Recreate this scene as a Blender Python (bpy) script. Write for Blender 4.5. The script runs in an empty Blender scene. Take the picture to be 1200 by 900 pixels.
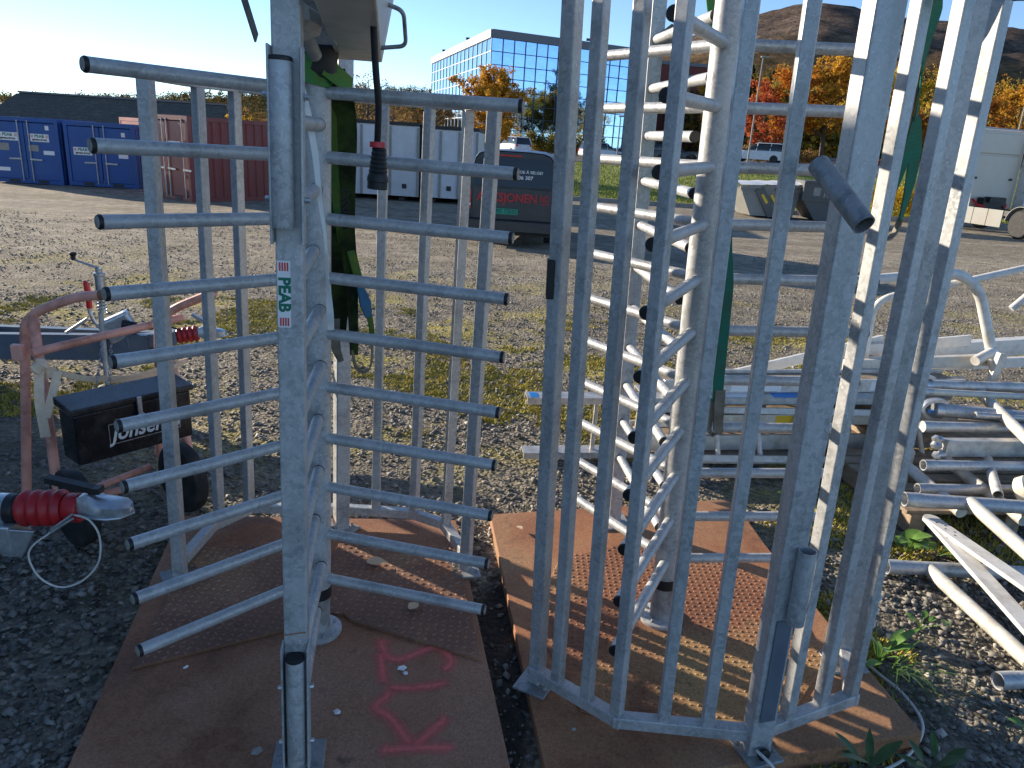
import bpy, bmesh, math, random
import numpy as np
from mathutils import Vector, Matrix, noise
random.seed(7); rng = np.random.default_rng(7)
R = math.radians
scene = bpy.context.scene
COL = scene.collection

# ------------------------------------------------------------------ camera
TILT, ROLL, CAM_H, FPX = 0.3130, 0.0635, 1.85, 869.8
r_ = Vector((1, 0, 0)); u_ = Vector((0, math.sin(TILT), math.cos(TILT))); f_ = Vector((0, math.cos(TILT), -math.sin(TILT)))
RR = r_*math.cos(ROLL) + u_*math.sin(ROLL); UU = u_*math.cos(ROLL) - r_*math.sin(ROLL)
cam_d = bpy.data.cameras.new('camera'); cam = bpy.data.objects.new('camera', cam_d); COL.objects.link(cam)
cam.matrix_world = Matrix(((RR.x, UU.x, -f_.x, 0), (RR.y, UU.y, -f_.y, 0), (RR.z, UU.z, -f_.z, CAM_H), (0, 0, 0, 1)))
cam_d.sensor_fit = 'HORIZONTAL'; cam_d.sensor_width = 36; cam_d.lens = FPX*36/1200
cam_d.clip_start = 0.05; cam_d.clip_end = 4000
scene.camera = cam
# ------------------------------------------------------------------ sky, sun, exposure
SUN_AZ, SUN_EL = 32.0, 14.0        # degrees: azimuth beyond the left (-X) axis towards +Y
sdir = Vector((-math.cos(R(SUN_AZ))*math.cos(R(SUN_EL)), math.sin(R(SUN_AZ))*math.cos(R(SUN_EL)), math.sin(R(SUN_EL))))
world = bpy.data.worlds.new('World'); scene.world = world; world.use_nodes = True
wn, wl = world.node_tree.nodes, world.node_tree.links
bg = wn['Background']; sky = wn.new('ShaderNodeTexSky'); sky.sky_type = 'NISHITA'; sky.sun_disc = False
sky.sun_elevation = R(SUN_EL); sky.sun_rotation = math.atan2(sdir.x, sdir.y)
sky.air_density = 0.6; sky.dust_density = 0.0; sky.ozone_density = 2.2; sky.altitude = 0
wl.new(sky.outputs[0], bg.inputs[0]); bg.inputs[1].default_value = 0.078
sun_d = bpy.data.lights.new('sun', 'SUN'); sun_d.energy = 3.0; sun_d.angle = R(0.55); sun_d.color = (1.0, 0.87, 0.69)
sun = bpy.data.objects.new('sun', sun_d); COL.objects.link(sun)
sun.rotation_euler = sdir.to_track_quat('Z', 'Y').to_euler(); sun.location = (-20, 10, 20)
scene.view_settings.view_transform = 'Standard'; scene.view_settings.look = 'None'
scene.view_settings.exposure = 1.7; scene.view_settings.gamma = 1.0

# ------------------------------------------------------------------ materials
def new_mat(name):
    m = bpy.data.materials.new(name); m.use_nodes = True
    return m, m.node_tree.nodes, m.node_tree.links, m.node_tree.nodes['Principled BSDF']
def ramp(n, stops, interp='LINEAR'):
    r = n.new('ShaderNodeValToRGB'); r.color_ramp.interpolation = interp
    e = r.color_ramp.elements
    while len(e) < len(stops): e.new(0.5)
    for i, (p, c) in enumerate(stops):
        e[i].position = p; e[i].color = (c, c, c, 1) if not hasattr(c, '__len__') else (*c, 1)
    return r
def coords(n, l, random_shift=True, world_space=False):
    if world_space:
        g = n.new('ShaderNodeNewGeometry'); return g.outputs['Position']
    tc = n.new('ShaderNodeTexCoord')
    if not random_shift: return tc.outputs['Object']
    oi = n.new('ShaderNodeObjectInfo'); mu = n.new('ShaderNodeMath'); mu.operation = 'MULTIPLY'; mu.inputs[1].default_value = 37.0
    l.new(oi.outputs['Random'], mu.inputs[0])
    ad = n.new('ShaderNodeVectorMath'); ad.operation = 'ADD'
    l.new(tc.outputs['Object'], ad.inputs[0]); l.new(mu.outputs[0], ad.inputs[1])
    return ad.outputs[0]
def tex_noise(n, l, vec, scale, detail=4, rough=0.55):
    t = n.new('ShaderNodeTexNoise'); t.inputs['Scale'].default_value = scale; t.inputs['Detail'].default_value = detail; t.inputs['Roughness'].default_value = rough
    l.new(vec, t.inputs['Vector']); return t
def mixc(n, l, fac, a, b, mode='MIX'):
    m = n.new('ShaderNodeMix'); m.data_type = 'RGBA'; m.blend_type = mode
    for s, v in ((m.inputs[0], fac), (m.inputs[6], a), (m.inputs[7], b)):
        if isinstance(v, bpy.types.NodeSocket): l.new(v, s)
        elif hasattr(v, '__len__'): s.default_value = (*v, 1)
        else: s.default_value = v if s.type == 'VALUE' else (v, v, v, 1)
    return m.outputs[2]
def bump(n, l, b, h, strength, dist=0.01):
    bp = n.new('ShaderNodeBump'); bp.inputs['Strength'].default_value = strength; bp.inputs['Distance'].default_value = dist
    l.new(h, bp.inputs['Height']); l.new(bp.outputs[0], b.inputs['Normal'])
def plain(name, col, rough=0.5, metal=0.0, var=0.12, scale=14.0, bmp=0.0, dirt=None, spec=None):
    m, n, l, b = new_mat(name)
    v = coords(n, l); t = tex_noise(n, l, v, scale, 5, 0.6)
    lo = tuple(max(0, c*(1-var)) for c in col); hi = tuple(min(1, c*(1+var)) for c in col)
    rp = ramp(n, [(0.3, lo), (0.7, hi)]); l.new(t.outputs['Fac'], rp.inputs[0]); c = rp.outputs[0]
    if dirt:
        t2 = tex_noise(n, l, v, scale*0.35, 6, 0.7); r2 = ramp(n, [(0.5, 0.0), (0.72, 1.0)]); l.new(t2.outputs['Fac'], r2.inputs[0])
        c = mixc(n, l, r2.outputs[0], c, dirt)
    l.new(c, b.inputs['Base Color']); b.inputs['Metallic'].default_value = metal
    rr = ramp(n, [(0.3, max(0.02, rough-0.08)), (0.7, min(1, rough+0.08))]); l.new(t.outputs['Fac'], rr.inputs[0]); l.new(rr.outputs[0], b.inputs['Roughness'])
    if spec is not None: b.inputs['Specular IOR Level'].default_value = spec
    if bmp: bump(n, l, b, t.outputs['Fac'], bmp, 0.004)
    return m
def galvanised(name, dark, light, rough=0.42, metal=0.75, scale=55):
    m, n, l, b = new_mat(name); v = coords(n, l)
    vo = n.new('ShaderNodeTexVoronoi'); vo.inputs['Scale'].default_value = scale; vo.inputs['Randomness'].default_value = 1
    nz = tex_noise(n, l, v, 30, 3, 0.6)
    dist = n.new('ShaderNodeVectorMath'); dist.operation = 'SCALE'; dist.inputs['Scale'].default_value = 0.05
    l.new(nz.outputs['Color'], dist.inputs[0]); ad = n.new('ShaderNodeVectorMath'); l.new(v, ad.inputs[0]); l.new(dist.outputs[0], ad.inputs[1])
    l.new(ad.outputs[0], vo.inputs['Vector'])
    sep = n.new('ShaderNodeSeparateColor'); l.new(vo.outputs['Color'], sep.inputs[0])
    big = tex_noise(n, l, v, 6.5, 5, 0.6)
    m1 = n.new('ShaderNodeMath'); m1.operation = 'MULTIPLY_ADD'; m1.inputs[1].default_value = 0.42; l.new(sep.outputs[0], m1.inputs[0]); l.new(big.outputs['Fac'], m1.inputs[2])
    rp = ramp(n, [(0.42, dark), (0.62, tuple((a+c)/2 for a, c in zip(dark, light))), (0.92, light)]); l.new(m1.outputs[0], rp.inputs[0])
    fine = tex_noise(n, l, v, 160, 2, 0.5); rf = ramp(n, [(0.62, 0.0), (0.75, 1.0)]); l.new(fine.outputs['Fac'], rf.inputs[0])
    c = mixc(n, l, rf.outputs[0], rp.outputs[0], tuple(min(1, x*1.25) for x in light))
    mpd = n.new('ShaderNodeMapping'); mpd.inputs['Scale'].default_value = (9, 9, 1.6); l.new(v, mpd.inputs[0]); dn = tex_noise(n, l, mpd.outputs[0], 1.0, 7, 0.7)
    rdn = ramp(n, [(0.50, 0.0), (0.74, 0.55)]); l.new(dn.outputs['Fac'], rdn.inputs[0]); c = mixc(n, l, rdn.outputs[0], c, (0.20, 0.19, 0.17))
    l.new(c, b.inputs['Base Color']); b.inputs['Metallic'].default_value = metal
    rr = ramp(n, [(0.3, rough-0.07), (0.8, rough+0.13)]); l.new(m1.outputs[0], rr.inputs[0]); l.new(rr.outputs[0], b.inputs['Roughness'])
    bump(n, l, b, m1.outputs[0], 0.12, 0.002)
    return m
M = {}
M['galv'] = galvanised('galvanised_steel', (0.32, 0.33, 0.335), (0.52, 0.525, 0.525), metal=0.3, scale=85)
M['galv_tube'] = galvanised('galvanised_tube', (0.37, 0.38, 0.385), (0.55, 0.555, 0.555), rough=0.38, metal=0.35, scale=95)
M['galv_old'] = galvanised('weathered_galvanised_steel', (0.22, 0.23, 0.24), (0.42, 0.42, 0.41), rough=0.5, metal=0.6, scale=40)
M['alu'] = plain('aluminium', (0.58, 0.565, 0.53), 0.48, 0.5, 0.2, 22, 0.1, dirt=(0.34, 0.30, 0.25))
M['alu_pale'] = plain('oxidised_aluminium', (0.62, 0.59, 0.52), 0.6, 0.2, 0.18, 16, 0.12, dirt=(0.36, 0.31, 0.24))
M['white_paint'] = plain('white_paint', (0.68, 0.665, 0.62), 0.5, 0.0, 0.1, 18, 0.05, dirt=(0.44, 0.40, 0.34))
M['black'] = plain('black_rubber', (0.012, 0.012, 0.013), 0.55, 0, 0.3, 30, 0.05)
M['black_metal'] = plain('black_painted_metal', (0.012, 0.012, 0.014), 0.25, 0, 0.25, 14, 0.06, dirt=(0.075, 0.068, 0.06))
M['tyre'] = plain('tyre_rubber', (0.018, 0.018, 0.018), 0.75, 0, 0.3, 25, 0.1, dirt=(0.06, 0.055, 0.05))
M['pink'] = plain('faded_pink_paint', (0.78, 0.36, 0.27), 0.45, 0, 0.14, 14, 0.05, dirt=(0.26, 0.085, 0.04))
M['red_rubber'] = plain('red_rubber', (0.42, 0.012, 0.017), 0.45, 0, 0.18, 20, 0.1, dirt=(0.20, 0.03, 0.03))
M['grey_paint'] = plain('blue_grey_paint', (0.13, 0.155, 0.19), 0.4, 0.1, 0.12, 12, 0.02, dirt=(0.20, 0.19, 0.17))
M['cast'] = plain('cast_zinc', (0.46, 0.48, 0.50), 0.35, 0.7, 0.18, 40, 0.1)
M['strap'] = plain('cream_webbing', (0.86, 0.62, 0.42), 0.85, 0, 0.12, 60, 0.2)
M['wood'] = plain('weathered_wood', (0.30, 0.225, 0.15), 0.8, 0, 0.3, 24, 0.3, dirt=(0.16, 0.12, 0.085))
M['white_plastic'] = plain('white_plastic', (0.82, 0.80, 0.75), 0.4, 0, 0.06, 14)
M['cable_white'] = plain('white_cable_sheath', (0.60, 0.59, 0.55), 0.45, 0, 0.1, 30)
M['red'] = plain('red_plastic', (0.55, 0.02, 0.03), 0.35, 0, 0.08, 20)
M['amber'] = plain('orange_plastic', (0.75, 0.18, 0.02), 0.4, 0, 0.1, 20)
M['yellow'] = plain('yellow_paint', (0.72, 0.46, 0.02), 0.5, 0, 0.1, 20)
M['blue_label'] = plain('blue_label', (0.02, 0.22, 0.60), 0.4, 0, 0.1, 20)
M['cream_wheel'] = plain('cream_nylon', (0.70, 0.64, 0.50), 0.5, 0, 0.1, 16, 0.02, dirt=(0.45, 0.38, 0.28))
M['label_white'] = plain('label_white', (0.78, 0.78, 0.77), 0.45, 0, 0.04, 10)
M['label_green'] = plain('label_green', (0.0, 0.16, 0.10), 0.45, 0, 0.04, 10)
M['label_red'] = plain('label_red', (0.62, 0.05, 0.05), 0.45, 0, 0.04, 10)
M['label_black'] = plain('label_black', (0.015, 0.015, 0.016), 0.5, 0, 0.04, 10)
M['housing'] = plain('housing_sheet_metal', (0.60, 0.57, 0.50), 0.45, 0.2, 0.14, 9, 0.03, dirt=(0.26, 0.25, 0.22))
def webbing(name, col, dirt):
    m, n, l, b = new_mat(name); v = coords(n, l, False)
    t = tex_noise(n, l, v, 13, 6, 0.7); r = ramp(n, [(0.40, 0.0), (0.62, 1.0)]); l.new(t.outputs['Fac'], r.inputs[0])
    c = mixc(n, l, r.outputs[0], col, dirt)
    w = n.new('ShaderNodeTexWave'); w.inputs['Scale'].default_value = 90; w.inputs['Distortion'].default_value = 1.5; w.bands_direction = 'Z'; l.new(v, w.inputs['Vector'])
    rw = ramp(n, [(0.0, 0.72), (0.5, 1.0)]); l.new(w.outputs['Fac'], rw.inputs[0]); c = mixc(n, l, 1.0, c, rw.outputs[0], 'MULTIPLY')
    l.new(c, b.inputs['Base Color']); b.inputs['Roughness'].default_value = 0.9; b.inputs['Specular IOR Level'].default_value = 0.15
    bump(n, l, b, w.outputs['Fac'], 0.35, 0.003)
    return m
M['web_old'] = webbing('mossy_webbing', (0.020, 0.027, 0.013), (0.055, 0.085, 0.02))
M['web_bright'] = webbing('green_webbing', (0.075, 0.30, 0.09), (0.14, 0.24, 0.06))
M['tag_blue'] = plain('faded_blue_tag', (0.012, 0.10, 0.20), 0.7, 0, 0.2, 30)
M['web_mid'] = webbing('dull_green_webbing', (0.05, 0.13, 0.035), (0.10, 0.15, 0.03))
M['web_teal'] = webbing('teal_webbing', (0.035, 0.21, 0.145), (0.06, 0.16, 0.11))
M['web_grey'] = webbing('grey_webbing', (0.30, 0.27, 0.22), (0.18, 0.15, 0.10))
def rust(name, a, b_, c_, pale):
    m, n, l, b = new_mat(name); v = coords(n, l, False)
    t = tex_noise(n, l, v, 2.2, 9, 0.68); r = ramp(n, [(0.30, a), (0.48, b_), (0.66, c_)]); l.new(t.outputs['Fac'], r.inputs[0])
    t2 = tex_noise(n, l, v, 1.1, 7, 0.62); r2 = ramp(n, [(0.48, 0.0), (0.66, 0.8)]); l.new(t2.outputs['Fac'], r2.inputs[0])
    c = mixc(n, l, r2.outputs[0], r.outputs[0], pale)
    t3 = tex_noise(n, l, v, 120, 4, 0.7); r3 = ramp(n, [(0.3, 0.62), (0.7, 1.25)]); l.new(t3.outputs['Fac'], r3.inputs[0]); c = mixc(n, l, 1.0, c, r3.outputs[0], 'MULTIPLY')
    t4 = tex_noise(n, l, v, 9, 6, 0.7); r4 = ramp(n, [(0.60, 0.0), (0.72, 0.7)]); l.new(t4.outputs['Fac'], r4.inputs[0]); c = mixc(n, l, r4.outputs[0], c, (0.055, 0.032, 0.022))
    l.new(c, b.inputs['Base Color']); b.inputs['Metallic'].default_value = 0.1
    rr = ramp(n, [(0.3, 0.62), (0.7, 0.88)]); l.new(t2.outputs['Fac'], rr.inputs[0]); l.new(rr.outputs[0], b.inputs['Roughness'])
    bump(n, l, b, t3.outputs['Fac'], 0.35, 0.003)
    return m
M['rust'] = rust('rusty_plate', (0.18, 0.072, 0.036), (0.33, 0.145, 0.072), (0.42, 0.205, 0.115), (0.43, 0.245, 0.155))
M['rust_tread'] = rust('rusty_tread_plate', (0.15, 0.068, 0.038), (0.23, 0.108, 0.062), (0.30, 0.150, 0.085), (0.45, 0.28, 0.15))
M['rust_orange'] = rust('orange_rust_plate', (0.20, 0.085, 0.042), (0.38, 0.165, 0.075), (0.46, 0.215, 0.10), (0.38, 0.235, 0.13))
M['tread_top'] = rust('worn_tread', (0.20, 0.105, 0.075), (0.33, 0.18, 0.125), (0.40, 0.23, 0.16), (0.48, 0.33, 0.22))
M['tread_top_orange'] = rust('worn_orange_tread', (0.19, 0.08, 0.04), (0.32, 0.14, 0.07), (0.40, 0.185, 0.09), (0.46, 0.32, 0.16))
M['rust_tread_orange'] = rust('orange_rust_tread', (0.17, 0.068, 0.032), (0.29, 0.12, 0.058), (0.36, 0.16, 0.08), (0.46, 0.32, 0.14))
def spray():
    m, n, l, b = new_mat('pink_spray_paint')
    uv = n.new('ShaderNodeUVMap'); sp = n.new('ShaderNodeSeparateXYZ'); l.new(uv.outputs[0], sp.inputs[0])
    v = coords(n, l, False); t = tex_noise(n, l, v, 70, 5, 0.7)
    pp = n.new('ShaderNodeMath'); pp.operation = 'MULTIPLY_ADD'; pp.inputs[1].default_value = 0.9; l.new(t.outputs['Fac'], pp.inputs[0]); l.new(sp.outputs[0], pp.inputs[2])
    ps = n.new('ShaderNodeMath'); ps.operation = 'MULTIPLY'; ps.inputs[1].default_value = 0.62; l.new(pp.outputs[0], ps.inputs[0])
    r = ramp(n, [(0.34, 0.0), (0.62, 0.34), (0.92, 0.85)]); l.new(ps.outputs[0], r.inputs[0])
    b.inputs['Base Color'].default_value = (0.95, 0.20, 0.17, 1); b.inputs['Roughness'].default_value = 0.8
    l.new(r.outputs[0], b.inputs['Alpha']); return m
M['spray'] = spray()
# ------------------------------------------------------------------ mesh helpers
class MB:
    def __init__(s): s.v = []; s.f = []; s.uv = None
    def add(s, vs, fs):
        o = len(s.v); s.v += [tuple(p) for p in vs]; s.f += [tuple(i+o for i in q) for q in fs]; return s
    def box(s, c, size, rz=0.0, m=None):
        x, y, z = (d/2 for d in size); P = [Vector((i*x, j*y, k*z)) for i in (-1, 1) for j in (-1, 1) for k in (-1, 1)]
        mm = m if m is not None else Matrix.Rotation(rz, 3, 'Z')
        return s.add([mm @ p + Vector(c) for p in P], [(0, 1, 3, 2), (4, 6, 7, 5), (0, 4, 5, 1), (2, 3, 7, 6), (0, 2, 6, 4), (1, 5, 7, 3)])
    def bar(s, a, b, w, h, side=None):
        a, b = Vector(a), Vector(b); d = (b-a).normalized()
        if side is None: side = d.cross(Vector((0, 0, 1)))
        side = Vector(side)
        if side.length < 1e-4: side = Vector((1, 0, 0))
        side = (side - d*side.dot(d)).normalized(); up = side.cross(d).normalized()
        P = []
        for q in (a, b):
            for i, j in ((-1, -1), (1, -1), (1, 1), (-1, 1)): P.append(q + side*(i*w/2) + up*(j*h/2))
        return s.add(P, [(3, 2, 1, 0), (4, 5, 6, 7), (0, 1, 5, 4), (1, 2, 6, 5), (2, 3, 7, 6), (3, 0, 4, 7)])
    def tube(s, pts, r, seg=12, caps=True, r1=None):
        pts = [Vector(p) for p in pts]; n = len(pts); d0 = (pts[1]-pts[0]).normalized()
        nx = d0.orthogonal().normalized(); V = []
        for i, p in enumerate(pts):
            d = (pts[min(i+1, n-1)] - pts[max(i-1, 0)]).normalized()
            nx = (nx - d*nx.dot(d)).normalized(); ny = d.cross(nx)
            rad = (r[i] if hasattr(r, '__len__') else (r if r1 is None else r + (r1-r)*i/(n-1)))
            for k in range(seg):
                t = 2*math.pi*k/seg; V.append(p + nx*(math.cos(t)*rad) + ny*(math.sin(t)*rad))
        F = [(i*seg+k, i*seg+(k+1) % seg, (i+1)*seg+(k+1) % seg, (i+1)*seg+k) for i in range(n-1) for k in range(seg)]
        if caps: F += [tuple(range(seg-1, -1, -1)), tuple(range((n-1)*seg, n*seg))]
        return s.add(V, F)
    def pipe(s, a, b, r, wall=0.004, seg=16):   # hollow tube
        a, b = Vector(a), Vector(b); d = (b-a).normalized(); nx = d.orthogonal().normalized(); ny = d.cross(nx); V = []
        for p, rad in ((a, r), (b, r), (b, r-wall), (a, r-wall)):
            for k in range(seg):
                t = 2*math.pi*k/seg; V.append(p + nx*(math.cos(t)*rad) + ny*(math.sin(t)*rad))
        F = []
        for i in range(4):
            j = (i+1) % 4
            for k in range(seg): F.append((i*seg+k, i*seg+(k+1) % seg, j*seg+(k+1) % seg, j*seg+k))
        return s.add(V, F)
    def lathe(s, prof, o=(0, 0, 0), axis=(0, 0, 1), seg=20):
        ax = Vector(axis).normalized(); nx = ax.orthogonal().normalized(); ny = ax.cross(nx); V = []
        for rad, h in prof:
            for k in range(seg):
                t = 2*math.pi*k/seg; V.append(Vector(o) + ax*h + nx*(math.cos(t)*rad) + ny*(math.sin(t)*rad))
        n = len(prof); F = [(i*seg+k, i*seg+(k+1) % seg, (i+1)*seg+(k+1) % seg, (i+1)*seg+k) for i in range(n-1) for k in range(seg)]
        F += [tuple(range(seg-1, -1, -1)), tuple(range((n-1)*seg, n*seg))]
        return s.add(V, F)
    def prism(s, poly, z0, z1):
        n = len(poly); return s.add([(p[0], p[1], z0) for p in poly] + [(p[0], p[1], z1) for p in poly],
            [tuple(range(n-1, -1, -1)), tuple(range(n, 2*n))] + [(i, (i+1) % n, n+(i+1) % n, n+i) for i in range(n)])
    def extrude(s, poly3, vec):  # arbitrary planar polygon, extruded along vec
        n = len(poly3); v = Vector(vec); P = [Vector(p) for p in poly3]
        return s.add(P + [p+v for p in P], [tuple(range(n-1, -1, -1)), tuple(range(n, 2*n))] + [(i, (i+1) % n, n+(i+1) % n, n+i) for i in range(n)])
    def ribbon(s, pts, w, side, thick=0.004, widths=None):
        pts = [Vector(p) for p in pts]; n = len(pts); V = []
        sd = side if isinstance(side, list) else [side]*n
        for i, p in enumerate(pts):
            d = (pts[min(i+1, n-1)] - pts[max(i-1, 0)]).normalized(); q = Vector(sd[i]); q = (q - d*q.dot(d)).normalized(); nn = d.cross(q)
            ww = (widths[i] if widths else w)/2
            V += [p - q*ww - nn*thick/2, p + q*ww - nn*thick/2, p + q*ww + nn*thick/2, p - q*ww + nn*thick/2]
        F = [(i*4+k, i*4+(k+1) % 4, i*4+4+(k+1) % 4, i*4+4+k) for i in range(n-1) for k in range(4)] + [(3, 2, 1, 0), (n*4-4, n*4-3, n*4-2, n*4-1)]
        return s.add(V, F)
    def mesh(s, name, smooth=True, angle=35):
        me = bpy.data.meshes.new(name); me.from_pydata(s.v, [], s.f); me.update()
        bm = bmesh.new(); bm.from_mesh(me); bmesh.ops.recalc_face_normals(bm, faces=bm.faces); bm.to_mesh(me); bm.free()
        if smooth:
            me.shade_smooth(); me.set_sharp_from_angle(angle=R(angle))
        return me
ROOT = {}
def obj(name, mesh, mat=None, parent=None, loc=None, rot=None):
    o = bpy.data.objects.new(name, mesh); COL.objects.link(o)
    if mat is not None:
        mm = M[mat] if isinstance(mat, str) else mat
        if len(mesh.materials) == 0: mesh.materials.append(mm)
        elif mesh.materials[0] != mm:
            o.material_slots[0].link = 'OBJECT'; o.material_slots[0].material = mm
    if parent is not None: o.parent = parent
    if loc is not None: o.location = loc
    if rot is not None: o.rotation_euler = rot
    return o
def thing(name, label, cat, loc=(0, 0, 0), rz=0.0, group=None):
    o = bpy.data.objects.new(name, None); COL.objects.link(o); o.location = loc; o.rotation_euler = (0, 0, rz); o.empty_display_size = 0.2
    return tag(o, label, cat, group)
def tag(o, label, cat, group=None):
    o['label'] = label; o['category'] = cat
    if group: o['group'] = group
    return o
def struct(o): o['kind'] = 'structure'; return o
def stuff(o): o['kind'] = 'stuff'; return o
def bevel(o, w=0.003, seg=2):
    b = o.modifiers.new('bevel', 'BEVEL'); b.width = w; b.segments = seg; b.limit_method = 'ANGLE'; b.angle_limit = R(40); return o
def copy_tree(src, parent=None):
    c = src.copy(); COL.objects.link(c); c.parent = parent
    for ch in src.children: copy_tree(ch, c)
    return c
def text_mesh(txt, size, name='lettering', bold=0.0, extrude=0.0008, xscale=1.0, align='CENTER'):
    cu = bpy.data.curves.new(name, 'FONT'); cu.body = txt; cu.size = size; cu.align_x = align; cu.align_y = 'CENTER'; cu.extrude = extrude; cu.offset = bold; cu.resolution_u = 3
    tmp = bpy.data.objects.new('tmp', cu); COL.objects.link(tmp)
    dg = bpy.context.evaluated_depsgraph_get(); me = bpy.data.meshes.new_from_object(tmp.evaluated_get(dg)); me.name = name
    bpy.data.objects.remove(tmp)
    for v in me.vertices: v.co.x *= xscale
    me.materials.clear(); return me
def smooth(t): t = max(0, min(1, t)); return t*t*(3-2*t)
def arc(pts, n=6, rad=0.08):   # round the corners of a polyline
    P = [Vector(p) for p in pts]; out = [P[0]]
    for i in range(1, len(P)-1):
        a, b, c = P[i-1], P[i], P[i+1]; ra = min(rad, (a-b).length*.45, (c-b).length*.45)
        s, e = b + (a-b).normalized()*ra, b + (c-b).normalized()*ra
        for k in range(n+1):
            t = k/n; out.append(s*(1-t)**2 + b*(2*t*(1-t)) + e*t*t)
    out.append(P[-1]); return out

# ------------------------------------------------------------------ ground
def gz(x, y):
    z = -0.0165*20*smooth((y-3)/22) if y > 3 else 0.0
    z -= 0.012*max(0, min(-x-6, 18))*smooth((y-10)/10)
    bank = smooth((y-32.5)/24)
    z += bank*(1.15 + 0.045*max(0, min(x-4, 30)))*smooth((x+9)/6)
    if y > 90: z += (y-90)*0.02
    return z
def ground_mesh():
    xs = sorted(set([round(v, 3) for v in list(np.arange(-7, 7.01, 0.12)) + list(np.arange(-40, 60.1, 1.5)) + list(np.arange(-1500, 1501, 60))]))
    ys = sorted(set([round(v, 3) for v in list(np.arange(-2, 9.01, 0.12)) + list(np.arange(-30, 120.1, 1.5)) + list(np.arange(-600, 2001, 60))]))
    X, Y = len(xs), len(ys); V = []
    for y in ys:
        for x in xs:
            z = gz(x, y)
            if y < 40 and abs(x) < 45:
                z += 0.012*noise.noise((x*1.7, y*1.7, 0)) + 0.02*noise.noise((x*.4, y*.4, 3))*smooth((y-4)/6) + 0.005*noise.noise((x*6, y*6, 1))
            V.append((x, y, z - 0.012))
    F = [(j*X+i, j*X+i+1, (j+1)*X+i+1, (j+1)*X+i) for j in range(Y-1) for i in range(X-1)]
    me = bpy.data.meshes.new('ground'); me.from_pydata(V, [], F); me.shade_smooth(); return me
def ground_mat():
    m, n, l, b = new_mat('gravel_yard'); v = coords(n, l, world_space=True)
    vo = n.new('ShaderNodeTexVoronoi'); vo.inputs['Scale'].default_value = 48; l.new(v, vo.inputs['Vector'])
    vo2 = n.new('ShaderNodeTexVoronoi'); vo2.inputs['Scale'].default_value = 21; l.new(v, vo2.inputs['Vector'])
    sep = n.new('ShaderNodeSeparateColor'); l.new(vo.outputs['Color'], sep.inputs[0])
    st = ramp(n, [(0.0, (0.07, 0.066, 0.06)), (0.45, (0.19, 0.175, 0.15)), (0.8, (0.28, 0.255, 0.215)), (1.0, (0.42, 0.39, 0.34))]); l.new(sep.outputs[0], st.inputs[0])
    big = tex_noise(n, l, v, 0.55, 6, 0.6); rb = ramp(n, [(0.35, (0.70, 0.68, 0.64)), (0.65, (1.25, 1.15, 0.98))]); l.new(big.outputs['Fac'], rb.inputs[0])
    c = mixc(n, l, 1.0, st.outputs[0], rb.outputs[0], 'MULTIPLY')
    # fine pale dust further out on the driven surface
    sx = n.new('ShaderNodeSeparateXYZ'); l.new(v, sx.inputs[0])
    mr = n.new('ShaderNodeMapRange'); mr.inputs[1].default_value = 4.5; mr.inputs[2].default_value = 13; l.new(sx.outputs[1], mr.inputs[0])
    du = tex_noise(n, l, v, 1.6, 7, 0.65); mp = n.new('ShaderNodeMath'); mp.operation = 'MULTIPLY'; l.new(mr.outputs[0], mp.inputs[0]); l.new(du.outputs['Fac'], mp.inputs[1])
    rd = ramp(n, [(0.12, 0.0), (0.55, 0.85)]); l.new(mp.outputs[0], rd.inputs[0])
    c = mixc(n, l, rd.outputs[0], c, (0.40, 0.345, 0.265))
    # wheel tracks: darker bands
    wv = n.new('ShaderNodeTexNoise'); mpg = n.new('ShaderNodeMapping'); mpg.inputs['Scale'].default_value = (0.10, 0.75, 1); mpg.inputs['Rotation'].default_value = (0, 0, 0.25); l.new(v, mpg.inputs[0]); l.new(mpg.outputs[0], wv.inputs['Vector']); wv.inputs['Scale'].default_value = 1.0; wv.inputs['Detail'].default_value = 5
    rw = ramp(n, [(0.44, 0.0), (0.58, 0.75)]); l.new(wv.outputs['Fac'], rw.inputs[0]); c = mixc(n, l, rw.outputs[0], c, (0.24, 0.205, 0.155))
    tn = tex_noise(n, l, v, 3.2, 8, 0.78); rt = ramp(n, [(0.36, 0.62), (0.64, 1.32)]); l.new(tn.outputs['Fac'], rt.inputs[0]); c = mixc(n, l, 1.0, c, rt.outputs[0], 'MULTIPLY')
    # moss
    mo = tex_noise(n, l, v, 0.9, 8, 0.72); rm = ramp(n, [(0.50, 0.0), (0.60, 0.85)]); l.new(mo.outputs['Fac'], rm.inputs[0])
    mfar = n.new('ShaderNodeMapRange'); mfar.inputs[1].default_value = 7.5; mfar.inputs[2].default_value = 13; mfar.inputs[3].default_value = 1; mfar.inputs[4].default_value = 0.12; l.new(sx.outputs[1], mfar.inputs[0])
    mnear = n.new('ShaderNodeMapRange'); mnear.inputs[1].default_value = 3.4; mnear.inputs[2].default_value = 5.0; mnear.inputs[3].default_value = 0.18; mnear.inputs[4].default_value = 1; l.new(sx.outputs[1], mnear.inputs[0])
    mk0 = n.new('ShaderNodeMath'); mk0.operation = 'MULTIPLY'; l.new(rm.outputs[0], mk0.inputs[0]); l.new(mnear.outputs[0], mk0.inputs[1])
    mk = n.new('ShaderNodeMath'); mk.operation = 'MULTIPLY'; l.new(mk0.outputs[0], mk.inputs[0]); l.new(mfar.outputs[0], mk.inputs[1])
    mc = ramp(n, [(0.3, (0.22, 0.20, 0.04)), (0.7, (0.50, 0.40, 0.08))]); l.new(du.outputs['Fac'], mc.inputs[0])
    c = mixc(n, l, mk.outputs[0], c, mc.outputs[0])
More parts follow.
